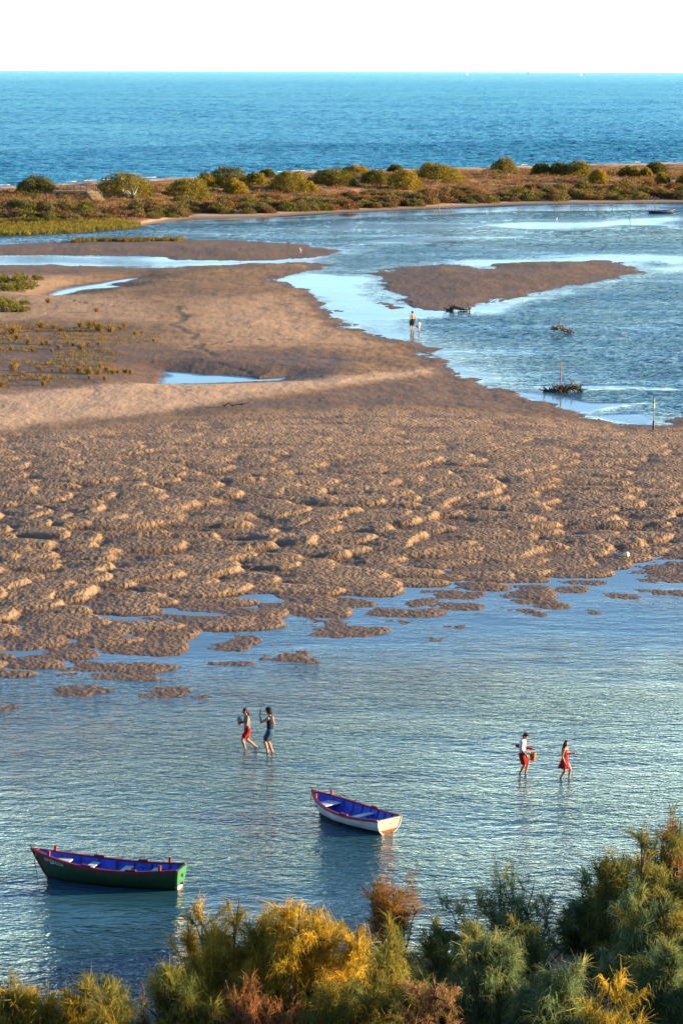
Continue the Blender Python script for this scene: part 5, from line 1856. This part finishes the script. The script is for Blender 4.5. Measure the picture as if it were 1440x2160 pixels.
def shirt(mat, sleeve=.55, length=.0, loose=.012, strap=False):
    def f(R):
        u, ld, side = R['u'], R['ld'], R['side']
        bm = bmesh.new()
        low = R['hip'] + ld * (.05 - length) * u
        capsule(bm, low, (.056 + loose) * u, R['hip'] + ld * .12 * u, (.053 + loose) * u, side, 1.42)
        capsule(bm, R['hip'] + ld * .10 * u, (.052 + loose) * u, R['chest'], (.056 + loose) * u, side, 1.45)
        capsule(bm, R['chest'], (.058 + loose) * u, R['sh'] - ld * .022 * u, (.050 + loose * .7) * u, side, 1.48)
        capsule(bm, R['sh'] + side * R['sw'] * .7 - ld * .008 * u, (.034 + loose * .6) * u, R['sh'] - side * R['sw'] * .7 - ld * .008 * u, (.034 + loose * .6) * u)
        if sleeve > 0:
            for k in 'LR':
                sj, el = R['arms'][k][0], R['arms'][k][1]
                capsule(bm, sj, (.034 + loose * .8) * u, sj.lerp(el, sleeve), (.030 + loose) * u)
        link('top', fuse(bm, 'top', .0062 * u, 2), mat, R['root'])
    return f


def shorts(mat, length=.55, loose=.012):
    def f(R):
        u, side = R['u'], R['side']
        bm = bmesh.new()
        capsule(bm, R['hip'] - Vector((0, 0, .02 * u)), (.058 + loose) * u, R['hip'] + R['ld'] * .055 * u, (.052 + loose * .7) * u, side, 1.45)
        for k in 'LR':
            hj, kn, an = R['legs'][k]
            capsule(bm, hj, (.053 + loose) * u, hj.lerp(kn, length), (.047 + loose * 1.2) * u)
        link('shorts', fuse(bm, 'shorts', .0062 * u, 2), mat, R['root'])
    return f


def dress(mat):
    def f(R):
        u, ld, side = R['u'], R['ld'], R['side']
        n = 40
        secs = []
        up = [(R['chest'] + ld * .055 * u, .062, .094), (R['chest'], .074, .096), (R['hip'] + ld * .12 * u, .060, .080), (R['hip'] + ld * .08 * u, .062, .084),
              (R['hip'] + Vector((-.004 * u, 0, .01 * u)), .082, .108), (R['hip'] + Vector((-.012 * u, 0, -.08 * u)), .105, .122), (R['hip'] + Vector((-.022 * u, 0, -.155 * u)), .130, .138), (R['hip'] + Vector((-.030 * u, 0, -.19 * u)), .142, .142)]
        vs, fs = [], []
        for i, (c, rx, ry) in enumerate(up):
            for k in range(n):
                t = 2 * math.pi * k / n
                fold = 1 + (max(0, i - 3) * .022) * math.sin(7 * t + .6 * i) + (max(0, i - 3) * .012) * math.sin(11 * t)
                vs.append(c + Vector((math.cos(t) * rx * fold * u, math.sin(t) * ry * fold * u, (.008 * u * math.sin(5 * t) if i > 6 else 0))))
        for i in range(len(up) - 1):
            for k in range(n):
                fs.append((i * n + k, (i + 1) * n + k, (i + 1) * n + (k + 1) % n, i * n + (k + 1) % n))
        m = MB(); m.add(vs, fs)
        me = m.mesh('dress')
        o = link('dress', me, mat, R['root'], True)
        md = o.modifiers.new('thickness', 'SOLIDIFY'); md.thickness = .006 * u
        for s in (1, -1):
            m = MB(); m.tube([R['chest'] + ld * .05 * u + Vector((.05 * u, s * .05 * u, 0)), R['sh'] + Vector((.012 * u, s * .056 * u, .035 * u)), R['chest'] + ld * .05 * u + Vector((-.05 * u, s * .05 * u, 0))], .008 * u, 6)
            m.link('shoulder_strap', mat, R['root'])
    return f


def hold(R, off):
    """a point of the person's frame in world space"""
    r = R['root']
    M = Matrix.Translation(r.location) @ Matrix.Rotation(r.rotation_euler.z, 4, 'Z')
    return M @ Vector(off), r.rotation_euler.z


GREY = cloth('grey_cotton', (0.12, 0.115, 0.12)); REDC = cloth('red_cotton', (0.26, 0.009, 0.007)); NAVY = cloth('navy_cotton', (0.007, 0.010, 0.032))
DENIM = cloth('blue_denim', (0.018, 0.055, 0.11)); WHC = cloth('white_cotton', (0.42, 0.45, 0.50)); REDD = cloth('red_dress_cloth', (0.27, 0.007, 0.016))
BLACK = cloth('black_cloth', (0.012, 0.012, 0.014)); TAN = cloth('ochre_cloth', (0.34, 0.21, 0.07))

# woman in red shorts, walking left
wA = person('person in grey top and red shorts, wading left with a bundle held to the chest', 522, 1578, -.10, 1.60, math.radians(197),
            dict(hip=.505, lean=.06, nod=.30, fem=True, footL=(.06, 0, 0), footR=(-.20, .0, .035), pitchR=.55, kneeR=(1, 0, 0),
                 handL=(.12, -.04, -.075), handR=(.115, -.05, -.12), elbowL=(-.1, .5, -1), elbowR=(-.1, -.5, -1), palmL=(-1, 0, 0), palmR=(-1, 0, .3), dirL=(.3, -.8, .4), dirR=(.3, .8, .2), curlL=.6, curlR=.6),
            hair_cap('tail', HAIRB), [shirt(GREY, .0, .0, .010), shorts(REDC, .62)])
# person in dark vest, seen partly from behind
wB = person('person with bushy dark hair in navy top and blue denim shorts, one hand raised', 570, 1586, -.10, 1.70, math.radians(160),
            dict(hip=.522, lean=.03, nod=.12, footL=(.03, .01, 0), footR=(-.05, .035, 0), kneeL=(1, 0, 0),
                 handL=(.19, -.03, .035), elbowL=(.1, .5, -1), palmL=(-1, 0, .1), dirL=(.1, -.3, 1), curlL=.7, handR=(.05, .06, -.29), elbowR=(-1, -.3, 0), dirR=(.2, 0, -1), curlR=.8),
            hair_cap('bushy', HAIR), [shirt(NAVY, .0, .03, .012), shorts(DENIM, .62, .018)])
# boy in white shirt
wC = person('person in white T-shirt and red shorts looking down, carrying a yellow bucket', 1100, 1631, -.10, 1.56, math.radians(-14),
            dict(hip=.520, lean=.04, nod=.62, footL=(.07, 0, 0), footR=(-.05, .0, 0), handR=(.10, .03, -.27), elbowR=(-1, -.25, 0), dirR=(.25, .1, -1), curlR=.6,
                 handL=(.14, .02, -.16), elbowL=(-1, .5, -.2), dirL=(.7, 0, -.5), curlL=.9),
            hair_cap('short', HAIR), [shirt(WHC, .72, .07, .018), shorts(REDC, .72, .02)])
# girl in red dress
wD = person('person in red dress with long dark hair, wading right and looking towards the camera', 1190, 1641, -.10, 1.42, math.radians(-22),
            dict(hip=.520, lean=.03, nod=.05, turn=-.75, fem=True, footL=(.09, 0, 0), footR=(-.11, 0, .0), pitchR=.3,
                 handL=(.17, .0, -.12), elbowL=(-.4, .5, -1), dirL=(.8, -.3, .3), curlL=.7, handR=(.03, .05, -.30), elbowR=(-1, -.4, 0), curlR=.4),
            hair_cap('long', HAIR), [dress(REDD)])
# far pair
wE = person('distant bare chested person in black shorts standing in the channel by the sand bank', 869.5, 697, -.06, 1.86, math.radians(120),
            dict(footL=(.02, .02, 0), footR=(-.02, .02, 0), handL=(.05, .03, -.29), handR=(.06, .03, -.28), nod=.1), hair_cap('short', HAIR), [shorts(BLACK, .72, .02)])
wF = person('distant small child in a white top beside the bare chested person', 884, 697.5, -.06, 1.0, math.radians(150),
            dict(footL=(.0, .03, 0), footR=(-.03, .03, 0), handL=(.12, .06, -.22), handR=(.06, .06, -.26), nod=.1), hair_cap('short', HAIRB), [shirt(WHC, .6, .08, .022), shorts(WHC, .5, .02)], skin=SKIN2)

# --- things held
u = wA['u']
c, rz = hold(wA, wA['arms']['L'][3].lerp(wA['arms']['R'][3], .5) + Vector((.045, 0, .02)))
bm = bmesh.new()
for dx, dy, dz, r in ((0, 0, 0, .095), (.02, .08, .01, .075), (.01, -.08, -.01, .075), (.03, 0, .07, .065), (.02, .03, -.08, .07), (0, -.03, -.13, .045)):
    ellipsoid(bm, Vector((dx, dy, dz)), (r, r, r))
o = link('cloth_bundle', fuse(bm, 'cloth_bundle', .012, 2), cloth('pale_grey_cloth', (0.17, 0.16, 0.16))); o.location = c; o.rotation_euler.z = rz
tag(o, 'grey cloth bundle held to the chest by the person in red shorts', 'bundle')

c, rz = hold(wB, wB['arms']['L'][3] + Vector((-.012, 0, .075)))
root = tag(empty('ice_cream', c, rz), 'pale ice cream in the raised hand of the person in navy top', 'ice cream')
m_ = MB(); m_.lathe([(.006, -.09), (.030, .02), (.031, .028)], n=12); m_.link('cone', paint('wafer', (0.5, 0.30, 0.11), .8, .2, 30), root, True)
m_ = MB(); m_.lathe([(.026, .028), (.038, .05), (.036, .078), (.020, .098), (.002, .104)], n=12); m_.link('scoop', paint('vanilla_ice', (0.72, 0.55, 0.30), .6, .1, 20), root, True)

c, rz = hold(wB, wB['arms']['R'][3] + Vector((.02, -.02, -.12)))
bm = bmesh.new()
for dx, dy, dz, r in ((0, 0, .06, .03), (0, .01, 0, .055), (.04, 0, -.05, .06), (-.05, .0, -.05, .055), (0, -.02, -.10, .05)):
    ellipsoid(bm, Vector((dx, dy, dz)), (r, r * .7, r))
o = link('towel', fuse(bm, 'towel', .010, 2), cloth('white_towel', (0.66, 0.62, 0.56))); o.location = c; o.rotation_euler.z = rz
tag(o, 'crumpled white towel hanging from the hand of the person in navy top', 'towel')

# bucket on the boy's left hand
c, rz = hold(wC, wC['arms']['L'][3] + Vector((.035, 0, -.02)))
root = tag(empty('bucket', c - Vector((0, 0, .40)), rz), 'yellow bucket hanging from the hand of the person in white T-shirt', 'bucket')
ym = paint('yellow_plastic', (0.46, 0.24, 0.02), .4, .12, 5)
m_ = MB(); m_.lathe([(.001, .0), (.085, .0), (.118, .26), (.126, .262), (.126, .272), (.112, .272), (.080, .012), (.001, .012)], n=22); m_.link('pail', ym, root, True)
m_ = MB(); m_.tube([(.0, .122 * math.cos(t), .262 + .14 * math.sin(t)) for t in [math.pi * k / 12 for k in range(13)]], .004, 6); m_.link('handle', paint('steel_wire', (0.4, 0.4, 0.4), .35, .1, 9), root)

# red paddle under his left arm
c, rz = hold(wC, wC['sh'] + Vector((-.02, .155, -.27)))
root = tag(empty('folded_umbrella', c, rz), 'red folded beach umbrella carried under the arm of the person in white T-shirt', 'umbrella')
root.rotation_euler = (0, math.radians(8), rz - .10)
rm = cloth('red_umbrella_cloth', (0.30, 0.008, 0.024))
bm = bmesh.new()
n = 24
prof = [(-.42, .02), (-.40, .062), (-.2, .078), (.1, .070), (.4, .045), (.62, .020), (.66, .010)]
rings = [[bm.verts.new((x, math.cos(2 * math.pi * k / n) * r * (1 + .10 * math.sin(6 * 2 * math.pi * k / n + x * 4)), math.sin(2 * math.pi * k / n) * r * (1 + .10 * math.sin(6 * 2 * math.pi * k / n + x * 4)))) for k in range(n)] for x, r in prof]
for a_, b_ in zip(rings[:-1], rings[1:]):
    for k in range(n): bm.faces.new((a_[k], b_[k], b_[(k + 1) % n], a_[(k + 1) % n]))
bm.faces.new(rings[0][::-1]); bm.faces.new(rings[-1])
root.scale = (.66, .8, .8)
me = bpy.data.meshes.new('cover'); bm.to_mesh(me); bm.free(); link('cover', me, rm, root, True)
m_ = MB(); m_.tube([(.60, 0, 0), (.86, 0, 0)], [.013, .010], 8); m_.link('tip', paint('pale_wood', (0.62, 0.52, 0.45), .6, .15, 9), root)
m_ = MB(); m_.tube([(-.62, 0, 0), (-.40, 0, 0)], .014, 8); m_.link('pole', paint('dark_pole', (0.06, 0.03, 0.05), .5, .15, 9), root)

# dark bag at the boy's hip
c, rz = hold(wC, wC['hip'] + Vector((.085, -.10, .03)))
root = tag(empty('shoulder_bag', c, rz), 'small dark bag at the hip of the person in white T-shirt', 'bag')
m_ = MB(); m_.box((0, 0, 0), (.09, .17, .15), bev=.03); m_.link('pouch', BLACK, root)
m_ = MB(); m_.box((.048, 0, .03), (.012, .165, .08), bev=.005); m_.link('flap', BLACK, root)
# blue toy in the child's hand
c, rz = hold(wF, wF['arms']['L'][3] + Vector((.02, 0, -.06)))
root = tag(empty('toy_bucket', c - Vector((0, 0, .14)), rz), 'small blue toy bucket in the hand of the distant child', 'toy bucket')
m_ = MB(); m_.lathe([(.001, 0), (.06, 0), (.08, .16), (.086, .165), (.074, .165), (.055, .01), (.001, .01)], n=16); m_.link('pail', paint('blue_plastic', (0.03, 0.16, 0.55), .4, .1, 6), root, True)
m_ = MB(); m_.tube([(0, .08 * math.cos(t), .16 + .07 * math.sin(t)) for t in [math.pi * k / 8 for k in range(9)]], .004, 5); m_.link('handle', WHITE, root)

# ================================================================== DRIFTWOOD, POSTS, WALKWAY, BIRDS
def drift(name, label, cat, px, py, size, seed, n, up=.35, long_dir=None, mat=None, z=None, rad=.05):
    q = P(px, py)
    zz = ground_z(q.x, q.y) if z is None else z
    root = tag(empty(name, (q.x, q.y, zz)), label, cat)
    rng = np.random.RandomState(seed)
    mb = MB()
    ld = np.array(long_dir if long_dir is not None else (1, 0, 0.05), float)
    trunk = [np.array([0, 0, .04]) + ld * size * t + np.array([0, rng.normal() * .06, abs(rng.normal()) * .07 + .025 * math.sin(3.1 * (t + .5))]) * size for t in np.linspace(-.5, .5, 7)]
    mb.tube(trunk, list(np.linspace(rad * 1.6, rad * .6, 7)), 7)
    mb.link('log', mat or M_DEAD, root, True)
    mb = MB()
    for k in range(n):
        p = trunk[rng.randint(0, 7)]
        d = unit((rng.normal(size=3) * np.array([.9, .8, .5]) + np.array([0, 0, up]))[None])[0]
        L = size * rng.uniform(.12, .34)
        pts = [p]
        for s in range(4):
            d = unit((d + rng.normal(size=3) * .45 + np.array([0, 0, -.12]))[None])[0]
            pts.append(pts[-1] + d * L / 4)
        r0 = rad * rng.uniform(.35, .8)
        mb.tube(pts, [r0, r0 * .85, r0 * .7, r0 * .5, r0 * .25], 5)
    mb.link('branches', mat or M_DEAD, root)
    return root


WEED = paint('weedy_wood', (0.085, 0.055, 0.022), 0.8, .5, 8, .5)
drift('dead_branch', 'dry dead branch with a dark clump of roots lying on the open sand', 'driftwood', 500, 876, 2.0, 3, 34, .7, (.9, 0.1, .06), rad=.03)
drift('driftwood', 'root stump stranded at the near tip of the sand island', 'driftwood', 966, 655, 2.8, 5, 60, .5, (.8, .05, .02), WEED, -.05, .10)
drift('driftwood', 'dead branched root sticking out of the open water, upper right', 'driftwood', 1183, 703, 2.3, 8, 90, .45, (.62, -.1, -.16), WEED, .0, .085)
drift('driftwood', 'long weedy heap of roots around the red pole in the water', 'driftwood', 1188, 826, 2.7, 9, 190, .35, (.85, .0, .02), WEED, -.06, .10)


def post(name, label, cat, px, py, h, r, bands, group=None, lean=0.0, z=None, foot=None):
    q = P(px, py)
    zz = ground_z(q.x, q.y) if z is None else z
    root = tag(empty(name, (q.x, q.y, zz)), label, cat, group)
    root.rotation_euler = (0, lean, 0)
    z0 = 0.0
    for nm, hh, rr, mat in bands:
        mb = MB(); mb.tube([(0, 0, z0 - (.5 if z0 == 0 else 0)), (0, 0, z0 + hh * .5), (0, 0, z0 + hh)], [rr, rr * .97, rr * .93], 9)
        mb.link(nm, mat, root, True)
        z0 += hh
    return root


FADED = paint('faded_red_paint', (0.22, 0.10, 0.075), .7, .25, 5, .2)
POLE = paint('grey_pole_wood', (0.12, 0.095, 0.07), .9, .35, 9, .4)
GRN = paint('green_float', (0.10, 0.30, 0.09), .5, .2, 8); YLW = paint('yellow_float', (0.55, 0.48, 0.08), .5, .2, 8)
DKW = paint('dark_wet_wood', (0.03, 0.02, 0.016), .6, .3, 9, .3)
post('marker_pole', 'faded red pole standing out of the heap of roots', 'pole', 1182, 820, 2.1, .055, [('pole', 2.0, .045, FADED), ('cap', .06, .055, FADED)], z=0)
post('marker_buoy', 'thin marker pole topped by a green and yellow float, at the sand edge', 'marker pole', 1377, 911, 2.5, .03,
     [('foot', .62, .075, DKW), ('pole', .85, .026, paint('pale_pole', (0.17, 0.15, 0.13), .7, .2, 8)), ('lower_float', .35, .06, YLW), ('upper_float', .32, .066, GRN), ('tip', .22, .02, DKW)])
for i, (px, py, h, lab) in enumerate([(927, 452, 2.1, 'leftmost and tallest leaning pole in the water below the dune'), (1168, 440, 1.6, 'dark thin pole in the water below the dune, left of three upright ones'),
                                      (1290, 441, 1.2, 'short thin pole near the shore, left of the tiny dark boat'), (1381, 440, 1.6, 'thin pole rising just behind the tiny dark boat'),
                                      (1411, 439, .9, 'short slanting stake right of the tiny dark boat'), (1327, 463, 1.3, 'lone thin pole standing farther out, left of the tiny dark boat'),
                                      (1203, 437, 1.0, 'short stake close to the shore beside the dark thin pole'), (1240, 438, 1.0, 'short stake close to the shore, between two thin poles'), (950, 446, 1.2, 'short pole just right of the leftmost leaning one')]):
    post('mooring_pole', lab, 'pole', px, py, h, .06, [('pole', h, .055 if i else .07, FADED if i == 0 else POLE), ('cap', .05, .06 if i else .075, POLE)], 'poles in the lagoon below the dune', .12 * ((i * 7) % 3 - 1), z=0)

# ball on the sand
q = P(1320, 1177)
root = tag(empty('float_ball', (q.x, q.y, ground_z(q.x, q.y) + .10)), 'round white float lying on the rippled sand at the right', 'float')
m_ = MB(); m_.lathe([(.001, -.15)] + [(.15 * math.cos(t), .15 * math.sin(t)) for t in [-1.3 + 2.6 * k / 9 for k in range(10)]] + [(.001, .15)], n=18)
m_.link('ball', paint('weathered_float', (0.62, 0.56, 0.46), .6, .15, 8), root, True)
m_ = MB(); m_.tube([(.04 * math.cos(t), .0, .15 + .03 * math.sin(t)) for t in [math.pi * k / 6 for k in range(7)]], .012, 6); m_.link('eyelet', DKW, root)


def bird(px, py, h, label, mat, rz):
    q = P(px, py)
    root = tag(empty('bird', (q.x, q.y, ground_z(q.x, q.y)), rz), label, 'bird')
    k = h
    bm = bmesh.new()
    capsule(bm, (-.22 * k, 0, .50 * k), .05 * k, (.05 * k, 0, .60 * k), .105 * k)
    capsule(bm, (.05 * k, 0, .60 * k), .10 * k, (.15 * k, 0, .72 * k), .05 * k)
    capsule(bm, (.15 * k, 0, .72 * k), .045 * k, (.12 * k, 0, .90 * k), .035 * k)
    ellipsoid(bm, Vector((.15 * k, 0, .95 * k)), (.055 * k, .04 * k, .042 * k))
    capsule(bm, (-.22 * k, 0, .50 * k), .045 * k, (-.36 * k, 0, .44 * k), .012 * k)
    for s in (1, -1):
        capsule(bm, (-.02 * k, s * .04 * k, .52 * k), .028 * k, (0, s * .045 * k, .28 * k), .014 * k); capsule(bm, (0, s * .045 * k, .28 * k), .013 * k, (-.02 * k, s * .045 * k, .015 * k), .013 * k)
        capsule(bm, (-.02 * k, s * .045 * k, .015 * k), .012 * k, (.06 * k, s * .05 * k, .01 * k), .010 * k)
    link('body', fuse(bm, 'body', .012 * k, 1), mat, root)
    m_ = MB(); m_.tube([(.19 * k, 0, .945 * k), (.33 * k, 0, .93 * k)], [.017 * k, .004 * k], 6); m_.link('bill', paint('bill_horn', (0.10, 0.07, 0.03), .5, .1, 20), root)


WHB = paint('white_feathers', (0.78, 0.78, 0.76), .8, .05, 20); DKB = paint('dark_feathers', (0.03, 0.028, 0.026), .8, .2, 20)
bird(634, 535, .72, 'white egret standing on the far sand spit', WHB, 2.4)
bird(507, 536, .75, 'dark bird standing on the far sand spit, left of the white egret', DKB, .4)
bird(690, 525, .3, 'small dark bird near the tip of the far sand spit', DKB, 1.0)
bird(1173, 462, .7, 'pale bird wading below the dune, right of the middle of the lagoon', WHB, .5)


# ---- wooden walkway and steps over the dune
def walkway():
    wood = paint('weathered_boards', (0.30, 0.215, 0.13), .9, .3, 5, .4)
    grey = paint('weathered_posts', (0.22, 0.175, 0.13), .9, .3, 5, .4)
    Y = 482.0
    sc = FOC / math.hypot(Y, CAM_H) * 1.0
    X = lambda px: (px - 720) / FOC / _cp * Y
    ZT = CAM_H - (CAM_H - 0) * 0 - 0
    zd = ztop(404, Y)                                      # level of the deck
    root = tag(empty('boardwalk', (X(200), Y, 0)), 'wooden walkway with railings and a flight of steps coming down the dune', 'boardwalk', None)
    x0 = X(200)
    L = lambda px: X(px) - x0
    mb = MB()
    a, b = L(122), L(203)
    n = int((b - a) / .22)
    for i in range(n):
        mb.box((a + (i + .5) * (b - a) / n, 0, zd), ((b - a) / n - .02, 2.0, .07))
    mb.link('deck', wood, root)
    mb = MB(); mb.box(((a + b) / 2, -1.0, zd - .16), (b - a, .10, .22)); mb.link('deck_beam', wood, root)
    # steps towards the lagoon, to the right
    zs = ztop(424, Y - 8)
    ns = 9
    for i in range(ns):
        t = (i + .5) / ns
        mb = MB(); mb.box((L(203 + 22 * t), -1.0 - 7.0 * t, zd + (zs - zd) * t), (2.0, .62, .10), Matrix.Rotation(.35, 4, 'Z'), .01); mb.link('step', wood, root)
    for s in (-1, 1):
        mb = MB(); mb.tube([(L(203) + s * 1.0, -1.0 + s * .3, zd - .1), (L(225) + s * 1.0, -8.0 + s * .3, zs - .1)], .09, 4); mb.link('stringer', wood, root)
    # railing posts and hand rail
    tops = []
    for px in (127, 138, 153, 167, 180, 192.5, 207):
        mb = MB(); mb.box((L(px), -.98, zd - .15), (.17, .17, 2.3), bev=.02); mb.link('railing_post', grey, root)
    mb = MB(); mb.box((L(167), -.98, zd + 1.0), (L(208) - L(126), .10, .09)); mb.link('handrail', grey, root)
    mb = MB(); mb.box((L(167), -.98, zd + .55), (L(208) - L(126), .06, .07)); mb.link('middle_rail', grey, root)
    for px, t in ((214, .3), (222, .62), (231, 1.0)):
        mb = MB(); mb.box((L(px), -1.3 - 7 * t, zd + (zs - zd) * t + .4), (.12, .12, 1.7), bev=.02); mb.link('railing_post', grey, root)
    mb = MB(); mb.tube([(L(207), -.98, zd + 1.0), (L(231), -8.3, zs + 1.2)], .055, 5); mb.link('handrail', grey, root)
    for px in (170, 183, 196):
        mb = MB(); mb.box((L(px), -.9, zd - .75), (.16, .16, 1.3), bev=.02); mb.link('support_post', grey, root)


walkway()
